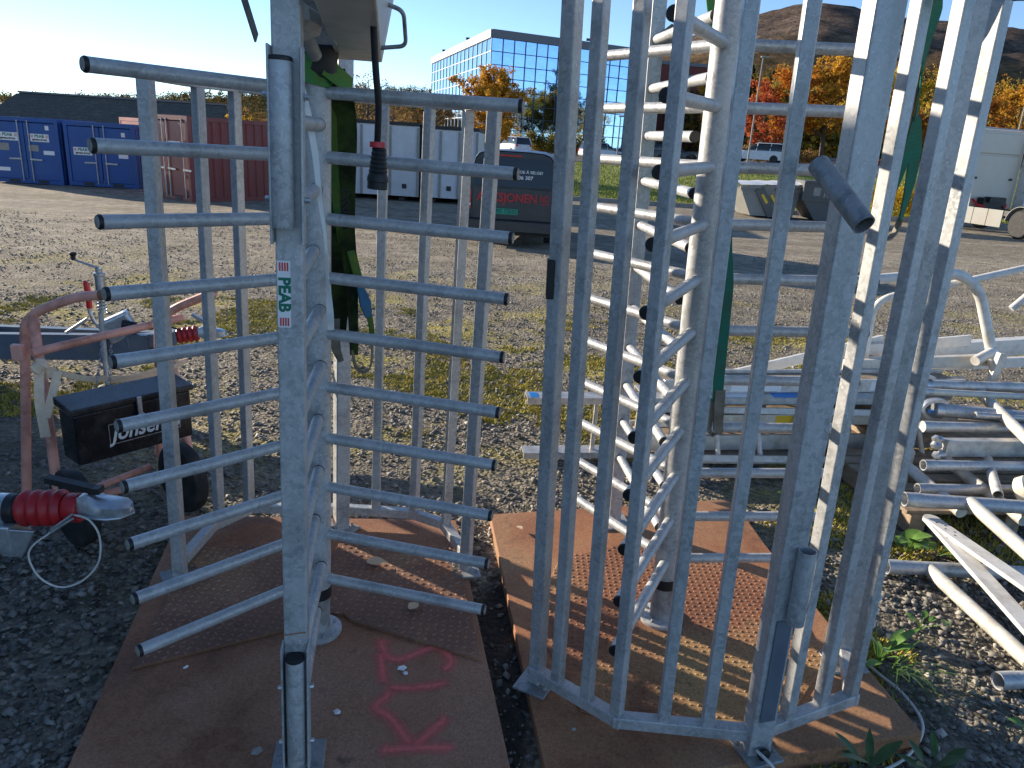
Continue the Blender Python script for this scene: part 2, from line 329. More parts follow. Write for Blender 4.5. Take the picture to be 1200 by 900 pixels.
    # damp mud strip between the two plates
    md = n.new('ShaderNodeVectorMath'); md.operation = 'DISTANCE'; md.inputs[1].default_value = (0.02, 2.3, 0)
    m2 = n.new('ShaderNodeMapping'); m2.inputs['Scale'].default_value = (4.2, 0.8, 1); m2.inputs['Location'].default_value = (-0.065, 0.46, 0); l.new(v, m2.inputs[0]); l.new(m2.outputs[0], md.inputs[0])
    rmd = ramp(n, [(0.45, 0.9), (0.62, 0.0)]); l.new(md.outputs['Value'], rmd.inputs[0]); c = mixc(n, l, rmd.outputs[0], c, (0.038, 0.032, 0.026))
    l.new(c, b.inputs['Base Color']); b.inputs['Roughness'].default_value = 0.92; b.inputs['Specular IOR Level'].default_value = 0.25
    ad = n.new('ShaderNodeMath'); ad.operation = 'MULTIPLY_ADD'; ad.inputs[1].default_value = 1.3; l.new(vo2.outputs['Distance'], ad.inputs[0]); l.new(vo.outputs['Distance'], ad.inputs[2])
    cb = tex_noise(n, l, v, 7, 6, 0.75); ad2 = n.new('ShaderNodeMath'); ad2.operation = 'MULTIPLY_ADD'; ad2.inputs[1].default_value = -2.2; l.new(cb.outputs['Fac'], ad2.inputs[0]); l.new(ad.outputs[0], ad2.inputs[2])
    bump(n, l, b, ad2.outputs[0], 0.9, -0.022)
    return m
M['ground'] = ground_mat()
struct(obj('ground', ground_mesh(), 'ground'))
# loose gravel lying on the yard
PLATE_L = [(-1.185, 1.56), (0.115, 1.56), (-0.235, 3.31), (-1.545, 3.15)]
PLATE_R = [(0.19, 1.72), (0.70, 1.835), (1.44, 2.02), (1.36, 2.54), (1.275, 3.22), (1.245, 3.62), (1.19, 3.67), (-0.07, 3.40)]
def inside(px, py, poly):
    res = np.zeros(len(px), bool); n = len(poly)
    for i in range(n):
        x0, y0 = poly[i]; x1, y1 = poly[(i+1) % n]
        c = ((y0 > py) != (y1 > py)) & (px < (x1-x0)*(py-y0)/((y1-y0) if y1 != y0 else 1e-9)+x0); res ^= c
    return res
def gravel(count, ymin, ymax, smin, smax):
    y = ymin + (ymax-ymin)*rng.random(count)**1.75; x = (rng.random(count)*2-1)*(0.78*y+0.5)
    keep = ~(inside(x, y, PLATE_L) | inside(x, y, PLATE_R)); x, y = x[keep], y[keep]
    strip = (np.abs(x-(0.13-0.13*(y-1.7))) < 0.13) & (y < 3.2) & (rng.random(len(x)) < 0.8)
    x, y = x[~strip], y[~strip]; n = len(x)
    cl = np.array([noise.noise((a*1.1, b*1.1, 5)) for a, b in zip(x, y)])
    k2 = rng.random(n) < 0.65 + 0.9*cl; x, y = x[k2], y[k2]; n = len(x)
    base = np.array([[1, 0, 0], [0, 1, 0], [-1, 0, 0], [0, -1, 0], [0.15, 0.1, 1], [0, 0, -1]], float)
    s = smin + (smax-smin)*rng.random(n)**3
    P = base[None]*(0.65+0.6*rng.random((n, 6, 1)))*s[:, None, None]; P[:, :, 0] *= (0.7+0.8*rng.random((n, 1))); P[:, :, 2] *= 0.6
    a = rng.random(n)*6.283; ca, sa = np.cos(a)[:, None], np.sin(a)[:, None]
    tx, ty = rng.normal(0, .35, (n, 1)), rng.normal(0, .35, (n, 1))
    X = P[:, :, 0]*ca - P[:, :, 1]*sa; Y = P[:, :, 0]*sa + P[:, :, 1]*ca; Z = P[:, :, 2] + tx*P[:, :, 0] + ty*P[:, :, 1]
    g = np.array([gz(p, q) for p, q in zip(x, y)]) - 0.010 + np.array([0.012*noise.noise((p*1.7, q*1.7, 0)) + 0.005*noise.noise((p*6, q*6, 1)) for p, q in zip(x, y)])
    V = np.stack([X + x[:, None], Y + y[:, None], Z + g[:, None] + s[:, None]*0.15], -1).reshape(-1, 3)
    tri = np.array([[0, 1, 4], [1, 2, 4], [2, 3, 4], [3, 0, 4], [1, 0, 5], [2, 1, 5], [3, 2, 5], [0, 3, 5]])
    F = (tri[None] + (np.arange(n)*6)[:, None, None]).reshape(-1, 3)
    me = bpy.data.meshes.new('gravel'); me.vertices.add(len(V)); me.vertices.foreach_set('co', V.ravel())
    me.loops.add(len(F)*3); me.loops.foreach_set('vertex_index', F.ravel()); me.polygons.add(len(F)); me.polygons.foreach_set('loop_start', np.arange(0, len(F)*3, 3)); me.polygons.foreach_set('loop_total', np.full(len(F), 3))
    me.update(); at = me.attributes.new('tone', 'FLOAT', 'POINT'); at.data.foreach_set('value', np.repeat(rng.random(n), 6)); return me
def gravel_mat():
    m, n, l, b = new_mat('gravel_stones'); a = n.new('ShaderNodeAttribute'); a.attribute_name = 'tone'
    r = ramp(n, [(0, (0.10, 0.094, 0.083)), (0.5, (0.20, 0.186, 0.16)), (0.9, (0.27, 0.247, 0.205)), (1, (0.42, 0.395, 0.35))]); l.new(a.outputs['Fac'], r.inputs[0])
    l.new(r.outputs[0], b.inputs['Base Color']); b.inputs['Roughness'].default_value = 0.8; return m
M['stones'] = gravel_mat()
stuff(tag(obj('gravel', gravel(120000, 1.3, 17.0, 0.005, 0.023), 'stones'), 'loose grey gravel spread over the yard', 'gravel'))
def moss_tufts(count):
    spots = []
    while len(spots) < count:
        y = 1.5 + 7*random.random()**1.1; x = (random.random()*2-1)*(0.78*y+0.4)
        if noise.fractal((x*0.9, y*0.9, 9.3), 0.8, 2.0, 4) < 0.16 + 0.8*smooth((4.8-y)/1.4)*smooth((1.0-x)/1.0): continue
        spots.append((x, y))
    px = np.array([s[0] for s in spots]); py = np.array([s[1] for s in spots]); ok = ~(inside(px, py, PLATE_L) | inside(px, py, PLATE_R))
    mb = MB()
    for i, (x, y) in enumerate(spots):
        if not ok[i]: continue
        z = gz(x, y) - 0.012 + 0.012*noise.noise((x*1.7, y*1.7, 0))
        for k in range(4):
            a = random.random()*6.28; h = 0.008+0.02*random.random(); d = 0.005+0.01*random.random(); dx, dy = math.cos(a), math.sin(a)
            cx, cy = x+random.gauss(0, .012), y+random.gauss(0, .012)
            mb.add([(cx-dy*d*.5, cy+dx*d*.5, z), (cx+dy*d*.5, cy-dx*d*.5, z), (cx+dx*h*.7, cy+dy*h*.7, z+h)], [(0, 1, 2)])
    me = bpy.data.meshes.new('moss'); me.from_pydata(mb.v, [], mb.f); return me
def moss_mat(name, a, b_):
    m, n, l, b = new_mat(name); v = coords(n, l, world_space=True); t = tex_noise(n, l, v, 3, 5, 0.7); r = ramp(n, [(0.35, a), (0.65, b_)]); l.new(t.outputs['Fac'], r.inputs[0])
    l.new(r.outputs[0], b.inputs['Base Color']); b.inputs['Roughness'].default_value = 0.9; return m
M['moss'] = moss_mat('moss', (0.22, 0.22, 0.03), (0.58, 0.46, 0.085))
stuff(tag(obj('moss', moss_tufts(26000), 'moss'), 'yellow green moss growing in patches between the stones', 'moss'))

# ------------------------------------------------------------------ turnstiles
ARM_L, ARM_S, ARM_R = 0.628, 0.1852, 0.019
COLR = 0.048
arm_me = MB().tube([(COLR*0.8, 0, 0), (ARM_L, 0, 0)], ARM_R, 18).mesh('arm')
cap_me = MB().lathe([(ARM_R*0.99, 0), (ARM_R*1.04, 0.0015), (ARM_R*1.04, 0.007), (ARM_R*0.9, 0.011)], (ARM_L-0.001, 0, 0), (1, 0, 0), 18).mesh('end_cap')
hole_cap_me = MB().lathe([(ARM_R*1.0, 0), (ARM_R*1.03, 0.0015), (ARM_R*1.03, 0.004), (ARM_R*0.5, 0.0045)], (ARM_L-0.001, 0, 0), (1, 0, 0), 18).mesh('end_cap')
face_me = MB().lathe([(ARM_R*.86, 0.0095), (ARM_R*.84, 0.0125), (ARM_R*.5, 0.0132)], (ARM_L-0.001, 0, 0), (1, 0, 0), 18).mesh('cap_face')
M['cap_face'] = plain('dusty_grey_plastic', (0.30, 0.28, 0.25), 0.7, 0, 0.25, 60)
bolt_me = MB().lathe([(0.009, 0), (0.009, 0.002), (0.0065, 0.002), (0.0065, 0.010), (0.005, 0.012)], (0, 0, 0), (0, 0, 1), 8).mesh('bolt')
def tread(poly, z, pitch=0.030, ln=0.024, holes=()):
    mb = MB(); xs = [p[0] for p in poly]; ys = [p[1] for p in poly]; pts = []
    nx, ny = int((max(xs)-min(xs))/pitch)+1, int((max(ys)-min(ys))/pitch)+1
    for i in range(nx):
        for j in range(ny): pts.append((min(xs)+i*pitch, min(ys)+j*pitch, (i+j) % 2))
    px = np.array([p[0] for p in pts]); py = np.array([p[1] for p in pts]); ok = inside(px, py, poly)
    for (x, y, k), o in zip(pts, ok):
        if not o or any((x-h[0])**2+(y-h[1])**2 < h[2]**2 for h in holes): continue
        a = R(45) if k else R(-45); d = Vector((math.cos(a), math.sin(a), 0)); s = Vector((-d.y, d.x, 0)); c = Vector((x, y, z)); h = Vector((0, 0, 0.0038))
        mb.add([c-d*ln/2, c+s*.0055-d*.003, c+d*ln/2, c-s*.0055-d*.003, c-d*ln*.22+h, c+d*ln*.22+h], [(0, 3, 4), (3, 2, 5, 4), (2, 1, 5), (1, 0, 4, 5)])
    return mb.mesh('tread', smooth=False)
def turnstile(name, label, org, lean, a0, zt, n_arms, cfg):
    t = thing(name, label, 'turnstile', (org[0], org[1], 0), group='galvanised full height turnstiles')
    up = Vector((lean[0], lean[1], 1)).normalized(); e1 = Vector((0, 1, 0)).cross(up).normalized(); e2 = up.cross(e1)
    m3 = Matrix((e1, e2, up)).transposed(); t.rotation_euler = m3.to_euler(); inv = m3.inverted()
    def L(p, z): q = inv @ Vector((p[0]-org[0], p[1]-org[1], z)); return Vector((q.x, q.y, z))
    P2 = lambda poly: [tuple(L(p, 0)[:2]) for p in poly]
    # base plate with tread plates
    bp = bevel(obj('base_plate', MB().prism(P2(cfg['plate']), -0.02, 0.055).mesh('base_plate', False), cfg['rust'], t), 0.004)
    for poly, z, hole in cfg['tread']:
        pl = P2(poly); tp = bevel(obj('tread_plate', MB().prism(pl, 0.054, z).mesh('tread_plate', False), cfg['rust_tread'], t), 0.002, 1)
        tp_pat = obj('tread_pattern', tread(pl, z-0.0003, cfg.get('pitch', 0.03), cfg.get('ln', 0.024), hole), cfg['tread_top'], tp); stuff(tp_pat)
    # rotor
    z0 = 0.06
    col = obj('column', MB().lathe([(COLR*.9, 0.24), (COLR, 0.245), (COLR, zt+cfg.get('col_up', 0.062)), (COLR*.85, zt+cfg.get('col_up', 0.062)+.003)], seg=32).mesh('column'), 'galv', t)
    obj('rubber_ring', MB().lathe([(COLR*.98, 0.213), (COLR*1.06, 0.216), (COLR*1.06, 0.256), (COLR*.98, 0.259)], seg=32).mesh('rubber_ring'), 'black', col)
    obj('base_tube', MB().lathe([(COLR*1.02, 0.058), (COLR*.98, 0.075), (COLR*.94, 0.08), (COLR*.94, 0.22)], seg=32).mesh('base_tube'), 'galv_old', t)
    fl = obj('base_flange', MB().lathe([(0.086, 0.056), (0.088, 0.058), (0.088, 0.072), (0.085, 0.074)], seg=32).mesh('base_flange'), 'galv', t)
    for k in range(4):
        a = R(45+90*k+a0); obj('bolt', bolt_me, 'galv_old', fl, (0.066*math.cos(a), 0.066*math.sin(a), 0.072))
    for k in range(3):
        for i in range(n_arms):
            o = obj('arm', arm_me, 'galv_tube', t, (0, 0, zt-ARM_S*i), (0, 0, R(a0+120*k)))
            obj('end_cap', cap_me, 'black', o)
            if cfg.get('pale_face'): obj('cap_face', face_me, 'cap_face', o)
    # comb post with fixed arms
    cp = L(cfg['comb'], 0); ang = math.atan2(-cp.y, -cp.x)
    axis = Vector((math.cos(ang), math.sin(ang), 0)); side = Vector((-axis.y, axis.x, 0))
    pw = cfg['post_w']
    post = bevel(obj('comb_post', MB().bar((cp.x, cp.y, 0.06), (cp.x, cp.y, cfg['ptop']), pw, pw, side).mesh('comb_post', False), 'galv', t), 0.004)
    fm = MB().bar((cp.x-axis.x*.08-side.x*0, cp.y-axis.y*.08, 0.060), (cp.x+axis.x*.075, cp.y+axis.y*.075, 0.060), 0.15, 0.012)
    ft = bevel(obj('foot_plate', fm.mesh('foot_plate', False), 'galv_old', post), 0.002, 1)
    clen = cp.length - COLR - 0.035 - pw/2
    cme = MB().tube([(0, 0, 0), (clen, 0, 0)], ARM_R, 18).mesh('fixed_arm')
    ccap = MB().lathe([(ARM_R*.99, 0), (ARM_R*1.04, .0015), (ARM_R*1.04, .006), (ARM_R*.9, .009)], (clen-.001, 0, 0), (1, 0, 0), 18).mesh('end_cap')
    for i in range(cfg['n_comb']):
        z = zt + cfg['comb_off'] - ARM_S*i
        o = obj('fixed_arm', cme, 'galv_tube', post, (cp.x+axis.x*pw/2, cp.y+axis.y*pw/2, z), (0, 0, ang + cfg['comb_yaw'] + R(random.uniform(-1.5, 1.5))))
        # the cap belongs to the post's arm: kept in the arm's own mesh level
        c = obj('end_cap', ccap, 'black', t); c.location = o.location; c.rotation_euler = o.rotation_euler
    # cage
    rz, bw = cfg['rail_z'], cfg['bar_w']
    V = [L(p, 0) for p in cfg['rail']]
    for zz, nm in ((rz, 'bottom_rail'), (cfg['ctop'], 'top_rail')):
        mb = MB()
        for a, b in zip(V[:-1], V[1:]):
            d = (b-a).normalized()*0.018; mb.bar((a.x-d.x, a.y-d.y, zz), (b.x+d.x, b.y+d.y, zz), 0.042, 0.042)
        bevel(obj(nm, mb.mesh(nm, False), 'galv', t), 0.004)
    cen = V[0]*0
    for p in cfg['bars']:
        q = L(p, 0); a = math.atan2(q.y, q.x); best = None
        for s0, s1 in zip(V[:-1], V[1:]):
            d = s1-s0; tt = max(0, min(1, (q-s0).dot(d)/d.length_squared)); dd = (s0+d*tt-q).length
            if best is None or dd < best[0]: best = (dd, d.normalized(), s0+d*tt)
        q = best[2]
        bevel(obj('bar', MB().bar((q.x, q.y, rz+.015), (q.x, q.y, cfg['ctop']), bw, bw, best[1]).mesh('bar', False), 'galv', t), 0.003)
    for p, w, d, *rt in cfg['posts']:
        q = L(p, 0); a = math.atan2(q.y, q.x)+(rt[0] if rt else cfg.get('post_rot', 0)); sd = (-math.sin(a), math.cos(a), 0)
        po = bevel(obj('cage_post', MB().bar((q.x, q.y, 0.06), (q.x, q.y, max(cfg['ctop']+0.02, cfg['ptop'] if w > 0.055 else 0)), w, d, sd).mesh('cage_post', False), 'galv', t), 0.004)
        fa = a + cfg.get('foot_rot', 0); ax = Vector((math.cos(fa), math.sin(fa), 0))
        f = bevel(obj('foot_plate', MB().bar(Vector((q.x, q.y, 0.0605))-ax*.07, Vector((q.x, q.y, 0.0605))+ax*.07, 0.12, 0.011).mesh('foot_plate', False), 'galv_old', po), 0.002, 1)
        for s in (-1, 1): obj('bolt', bolt_me, 'galv_old', f, (q.x-ax.y*.045*s+ax.x*.03*s, q.y+ax.x*.045*s+ax.y*.03*s, 0.065))
    return t, L, cp, axis, side, post
SP = 0.006
left_cfg = dict(plate=PLATE_L, rust='rust', rust_tread='rust_tread', tread_top='tread_top', pale_face=True, post_w=0.062, ptop=2.5, ctop=1.99, rail_z=0.12, bar_w=0.038,
    tread=[([(-1.235, 2.085), (-0.80, 2.345), (-0.775, 2.42), (-0.755, 2.465), (-0.785, 2.98), (-1.36, 2.86)], 0.066, ()),
           ([(-0.565, 2.435), (-0.05, 2.265), (-0.21, 3.02), (-0.745, 2.99), (-0.715, 2.475), (-0.60, 2.47)], 0.066, ())],
    comb=(-0.566, 1.755), comb_off=-0.0926, n_comb=10, comb_yaw=R(-1.0),
    rail=[(-1.318, 2.70), (-1.31, 2.967), (-1.20, 3.16), (-0.768, 3.215), (-0.45, 3.225), (-0.283, 3.145), (-0.162, 2.90)],
    bars=[(-1.33, 3.02), (-1.215, 3.15), (-0.98, 3.19), (-0.622, 3.24), (-0.44, 3.21), (-0.268, 3.12)],
    posts=[((-1.318, 2.647), 0.052, 0.045), ((-0.156, 2.862), 0.045, 0.045), ((-0.768, 3.13), 0.062, 0.062)], post_rot=R(25), foot_rot=R(35))
tl, LL, cpL, axL, sdL, postL = turnstile('full_height_turnstile', 'galvanised full-height turnstile with a PEAB sticker, standing on the brown rusty plate', (-0.674, 2.368), (0.0154, 0.0007), -11.68, 1.961, 10, left_cfg)
right_cfg = dict(plate=PLATE_R, rust='rust_orange', rust_tread='rust_tread_orange', tread_top='tread_top_orange', post_w=0.06, ptop=2.75, ctop=2.42, rail_z=0.118, bar_w=0.036, pitch=0.026, ln=0.018,
    tread=[([(0.30, 2.05), (0.66, 1.97), (1.00, 2.05), (1.24, 2.35), (1.26, 2.75), (1.02, 3.10), (0.66, 3.18), (0.27, 3.0), (0.14, 2.55)], 0.060, ((0.0, 0.0, 0.11),))],
    comb=(0.555, 3.36), comb_off=0.0926, n_comb=11, comb_yaw=R(-2.0),
    rail=[(0.150, 2.165), (0.412, 1.956), (0.84, 1.922), (1.224, 2.103), (1.30, 2.34)],
    bars=[(0.226, 2.11), (0.32, 2.035), (0.412, 1.965), (0.557, 1.95), (0.694, 1.94), (0.96, 1.985), (1.092, 2.043), (1.218, 2.10)],
    posts=[((0.155, 2.185), 0.045, 0.045), ((1.31, 2.355), 0.05, 0.075), ((0.85, 1.915), 0.075, 0.062, R(-6))], post_rot=R(15), foot_rot=R(10), cap=cap_me, col_up=0.45)
tr, LR, cpR, axR, sdR, postR = turnstile('full_height_turnstile', 'galvanised full-height turnstile with its barred cage facing the camera, on the orange rusty plate', (0.663, 2.587), (-0.0268, -0.0117), 4.59, 2.0021+ARM_S, 11, right_cfg)

# details on the left turnstile's front post
def add_front_post_details():
    fr = -axL                      # direction facing the camera
    c = Vector((cpL.x, cpL.y, 0)) + fr*0.031
    q = c - sdL*0.0 + sdL*0.009    # slightly to the left as seen from the camera
    for z0, z1, nm, sh in ((1.637, 1.99, 'lock_tube', 0.010), (0.075, 0.463, 'guide_tube', 0.0)):
        b = c + sdL*sh
        o = obj(nm, MB().lathe([(0.0245, z0), (0.0255, z0+.002), (0.0255, z1-.002), (0.0245, z1)], (b.x+fr.x*.019, b.y+fr.y*.019, 0), (0, 0, 1), 28).mesh(nm), 'galv', tl)
        obj('end_cap', MB().lathe([(0.0262, z1-.001), (0.0262, z1+.006), (0.022, z1+.009)], (b.x+fr.x*.019, b.y+fr.y*.019, 0), (0, 0, 1), 28).mesh('end_cap'), 'black', o)
    for s in (-1, 1):              # side flats that clamp the lower and the upper tube
        for z0, z1, zs in ((0.07, 0.50, (0.17, 0.36)), (1.60, 2.02, (1.70, 1.92))):
            b = c + sdL*(s*0.0345) + fr*0.008
            f = bevel(obj('clamp_flat', MB().bar((b.x, b.y, z0), (b.x, b.y, z1), 0.0055, 0.052, sdL).mesh('clamp_flat', False), 'galv', tl), 0.0015, 1)
            for z in zs:
                bo = obj('bolt', bolt_me, 'cast', f, b + sdL*(s*0.003) + Vector((0, 0, z)))
                bo.rotation_euler = (sdL*s).to_track_quat('Z', 'Y').to_euler()
    obj('weld_seam', MB().bar(c + fr*.0005 - sdL*.028 + Vector((0, 0, .535)), c + fr*.0005 + sdL*.028 + Vector((0, 0, .528)), 0.004, 0.003).mesh('weld_seam'), 'rust', tl)
    # sticker
    st = c + fr*0.0006 + sdL*0.013
    up = Vector((0, 0, 1)); rt = -sdL
    def rect(w, h, du, dv, off): 
        o = st + fr*off + rt*du + up*(1.4795+dv); return MB().extrude([o-rt*w/2-up*h/2, o+rt*w/2-up*h/2, o+rt*w/2+up*h/2, o-rt*w/2+up*h/2], fr*0.0004)
    s = obj('sticker', rect(0.030, 0.160, 0, 0, 0).mesh('sticker', False), 'label_white', tl)
    for sgn in (-1, 1):
        for k in range(4):
            o = st + fr*0.0007 + rt*(-0.0087+0.0058*k) + up*(1.4795+sgn*0.066)
            obj('stripe', MB().extrude([o-rt*.0019-up*.010, o+rt*.0019-up*.010, o+rt*.0019+up*.010, o-rt*.0019+up*.010], fr*.0002).mesh('stripe', False), 'label_red', s)
    tm = text_mesh('PEAB', 0.037, bold=0.0016, extrude=0.0002, xscale=1.0)
    mt = Matrix((-up, rt*1.0, fr)).transposed().to_4x4(); mt.translation = st + fr*0.0009 + up*1.4795
    tm.transform(mt); obj('lettering', tm, 'label_green', s)
add_front_post_details()
def spray_letters():
    # K, T, S sprayed in one column on the plate; points are plate positions in metres
    S = [[(-0.431, 2.361), (-0.417, 2.295), (-0.387, 2.247), (-0.348, 2.237), (-0.293, 2.278), (-0.234, 2.328), (-0.184, 2.31), (-0.155, 2.256), (-0.169, 2.213), (-0.195, 2.201)],
         [(-0.421, 2.28), (-0.399, 2.198), (-0.374, 2.101)], [(-0.374, 2.101), (-0.319, 2.094), (-0.268, 2.102), (-0.2, 2.124), (-0.149, 2.148)],
         [(-0.371, 2.089), (-0.347, 2.062), (-0.393, 1.998), (-0.327, 1.961), (-0.238, 1.842)], [(-0.238, 1.842), (-0.19, 1.906), (-0.137, 1.989)], [(-0.349, 1.816), (-0.237, 1.836), (-0.1, 1.853)]]
    V, F, UV = [], [], []
    for si, st in enumerate(S):
        pts = arc([(p[0], p[1], 0) for p in st], 5, 0.03) if len(st) > 2 else [Vector((*st[0], 0)), Vector((*st[1], 0))]
        dense = []
        for a, b in zip(pts[:-1], pts[1:]):
            k = max(1, int((b-a).length/0.012)); dense += [a+(b-a)*(i/k) for i in range(k)]
        dense.append(pts[-1]); n = len(dense); o = len(V); cols = (-1, -.5, 0, .5, 1)
        for i, p in enumerate(dense):
            d = (dense[min(i+1, n-1)]-dense[max(i-1, 0)]).normalized(); s = Vector((-d.y, d.x, 0)); w = 0.038+0.010*noise.noise((i*.3, si, 0))
            endf = min(1.0, (min(i, n-1-i)+0.6)/2.5)
            for c in cols: q = p + s*(w*c); V.append((*LL((q.x, q.y), 0)[:2], 0.0562+0.0003*si)); UV.append(((1-abs(c))*endf, 0))
        F += [(o+i*5+k, o+i*5+k+1, o+i*5+k+6, o+i*5+k+5) for i in range(n-1) for k in range(4)]
    me = bpy.data.meshes.new('sprayed_letters'); me.from_pydata(V, [], F); uv = me.uv_layers.new()
    for lp in me.loops: uv.data[lp.index].uv = UV[lp.vertex_index]
    o = obj('sprayed_letters', me, 'spray', tl); o['label'] = 'pink spray painted letters KTS on the brown plate'
spray_letters()
def left_head():
    # motor housing over the column, and the sheet brackets below it
    Z = 2.065
    c0 = LL((-0.60, 2.10), 0)
    h = MB(); A = [(-0.475, 1.60), (-0.345, 1.60), (-0.500, 2.50), (-0.640, 2.50)]
    B = [(-0.49, 1.58), (-0.265, 1.58), (-0.455, 2.54), (-0.655, 2.54)]
    pa = [LL(p, 0) for p in A]; pb = [LL(p, 0) for p in B]
    ho = obj('housing', h.add([(p.x, p.y, Z+0.05*(2.54-A[i][1])) for i, p in enumerate(pa)] + [(p.x, p.y, Z+0.30) for p in pb], [(3, 2, 1, 0), (4, 5, 6, 7), (0, 1, 5, 4), (1, 2, 6, 5), (2, 3, 7, 6), (3, 0, 4, 7)]).mesh('housing', False), 'housing', tl); bevel(ho, 0.004)
    hq = [LL(p[:2], 0)*1.0 for p in ((-.44, 2.2), (-.388, 2.2), (-.388, 2.26), (-.46, 2.26))]; hz = (2.19, 2.175, 2.095, 2.085)
    hd = arc([(p.x, p.y, z) for p, z in zip(hq, hz)], 5, .02)
    obj('handle', MB().tube(hd, 0.006, 8).mesh('handle'), 'galv_old', ho)
    obj('cable_bundle', MB().lathe([(0.062, 2.0), (0.07, 2.02), (0.066, 2.05), (0.072, 2.08), (0.06, 2.10)], seg=20).mesh('cable_bundle'), 'black', tl)
    for a, b, w, m_ in (((-0.655, 1.80, 2.30), (-0.585, 2.17, 2.075), 0.055, 'galv'),):
        A_, B_ = LL(a[:2], 0), LL(b[:2], 0)
        mb = MB().bar((A_.x, A_.y, a[2]), (B_.x, B_.y, b[2]), w, 0.006).bar((A_.x+.02, A_.y, a[2]+.012), (B_.x+.02, B_.y, b[2]+.012), 0.006, 0.028)
        bevel(obj('bracket', mb.mesh('bracket', False), m_, tl), 0.002)
    A_, B_ = LL((-0.66, 1.95), 0), LL((-0.652, 2.29), 0)
    obj('stay_tube', MB().tube([(A_.x, A_.y, 2.22), (B_.x, B_.y, 2.055)], 0.020, 14).mesh('stay_tube'), 'galv_old', tl)
    A_, B_ = LL((-0.70, 1.80), 0), LL((-0.66, 2.02), 0)
    bevel(obj('sheet_flap', MB().bar((A_.x-.02, A_.y, 2.26), (B_.x-.065, B_.y, 2.06), 0.03, 0.006, (0, 0, 1)).mesh('sheet_flap', False), 'galv_old', tl), 0.002)
    A_ = LL((-0.62, 2.0), 0); obj('lamp_base', MB().lathe([(0.04, 0), (0.06, .02), (0.06, .05), (.03, .06)], (A_.x, A_.y, 2.13), (0.2, -.3, -1), 8).mesh('lamp_base', False), 'housing', tl)
left_head()
def right_details():
    fr = (Vector((LR((0.85, 1.915), 0).x, LR((0.85, 1.915), 0).y, 0))).normalized(); sd = Vector((-fr.y, fr.x, 0))
    c = LR((0.85, 1.915), 0)
    b = c + fr*0.055 + sd*0.018
    o = obj('guide_tube', MB().pipe((b.x, b.y, 0.575), (b.x, b.y, 0.815), 0.0255, .003, 28).mesh('guide_tube'), 'galv', tr)
    obj('cover_plate', MB().bar(c+fr*.0325+sd*.002+Vector((0, 0, .20)), c+fr*.0325+sd*.002+Vector((0, 0, .57)), 0.052, 0.003, sd).mesh('cover_plate', False), 'grey_paint', tr)
    a = c + fr*0.060 - sd*0.075; e = c + fr*0.20 + sd*0.045
    a = LR((0.728, 1.835), 0); e = LR((0.79, 1.68), 0)
    obj('lock_tube', MB().pipe((a.x, a.y, 1.855), (e.x, e.y, 1.735), 0.0245, .003, 28).mesh('lock_tube'), 'galv_old', tr)
    q = LR((0.128, 2.185), 0)
    bevel(obj('catch_box', MB().box((q.x+0.004, q.y, 1.50), (0.022, 0.05, 0.115)).mesh('catch_box', False), 'black', tr), 0.003)
    q = LR((0.86, 1.875), 0); obj('cable_grommet', MB().lathe([(0.02, 0), (0.021, 0.012), (0.012, 0.016)], (q.x, q.y, 0.085), fr, 16).mesh('cable_grommet'), 'black', tr)
right_details()
# ------------------------------------------------------------------ unseen block added left of the frame to shade the yard
def caster_block():
    x0, x1, y0, y1, h = -13.5, -8.45, -6.0, 7.74, 4.6
    t = thing('shade_caster', 'unseen grey block added left of the trailers to shade the yard', 'caster_block', (x1, 0, 0))
    obj('wall', MB().prism([(x0-x1, y0), (0, y0), (0, y1), (x0-x1, y1)], -0.3, h).mesh('wall', False), 'caster_block', t)
    obj('roof', MB().prism([(x0-x1-.1, y0-.1), (0.03, y0-.1), (0.03, y1+.03), (x0-x1-.1, y1+.03)], h+0.002, h+0.08).mesh('roof', False), 'grey_paint', t)
    for k in range(26): obj('caster_rib', MB().box((0.02, y0+0.25+k*0.49, 2.1), (0.04, 0.06, 4.4)).mesh('caster_rib', False), 'caster_block', t)
M['caster_block'] = plain('caster_grey', (0.30, 0.31, 0.32), 0.5, 0.1, 0.08, 5)
caster_block()

# ------------------------------------------------------------------ mountain and distant woods
AZ = [-1.2, -.653, -.37, -.1, .08, .15, .212, .273, .32, .351, .379, .4345, .4585, .505, .575, .75, 1.2]
HZ = [14, 11, 25, 34, 61, 82, 101, 115, 123.6, 125.5, 124, 116.4, 119.3, 118.6, 116, 108, 95]
def hill_z(x, y):
    d = y; az = x/max(y, 1); r = float(np.interp(az, AZ, HZ)); k = smooth((d-95)/640)**1.15 if d < 735 else 1
    n_ = noise.fractal((x*.006, y*.006, 2.2), 0.9, 2.0, 6)
    return gz(x, min(y, 100)) - 0.3 + r*k + n_*9*smooth((d-130)/200)*(1-0.75*smooth((d-560)/140))
def mountain():
    V, F = [], []; azs = np.linspace(-1.15, 1.15, 190); ds = list(np.linspace(96, 300, 40)) + list(np.linspace(310, 760, 46)) + [900, 1300]
    for d in ds:
        for a in azs:
            x = a*d; z = hill_z(x, d); z += (1.6*noise.noise((x*.05, d*.05, 4)) if d > 150 else 0)
            if d > 760: z = hill_z(a*735, 735)*0.8
            V.append((x, d, z))
    n = len(azs); F = [(j*n+i, j*n+i+1, (j+1)*n+i+1, (j+1)*n+i) for j in range(len(ds)-1) for i in range(n-1)]
    me = bpy.data.meshes.new('mountain'); me.from_pydata(V, [], F); me.shade_smooth(); return me
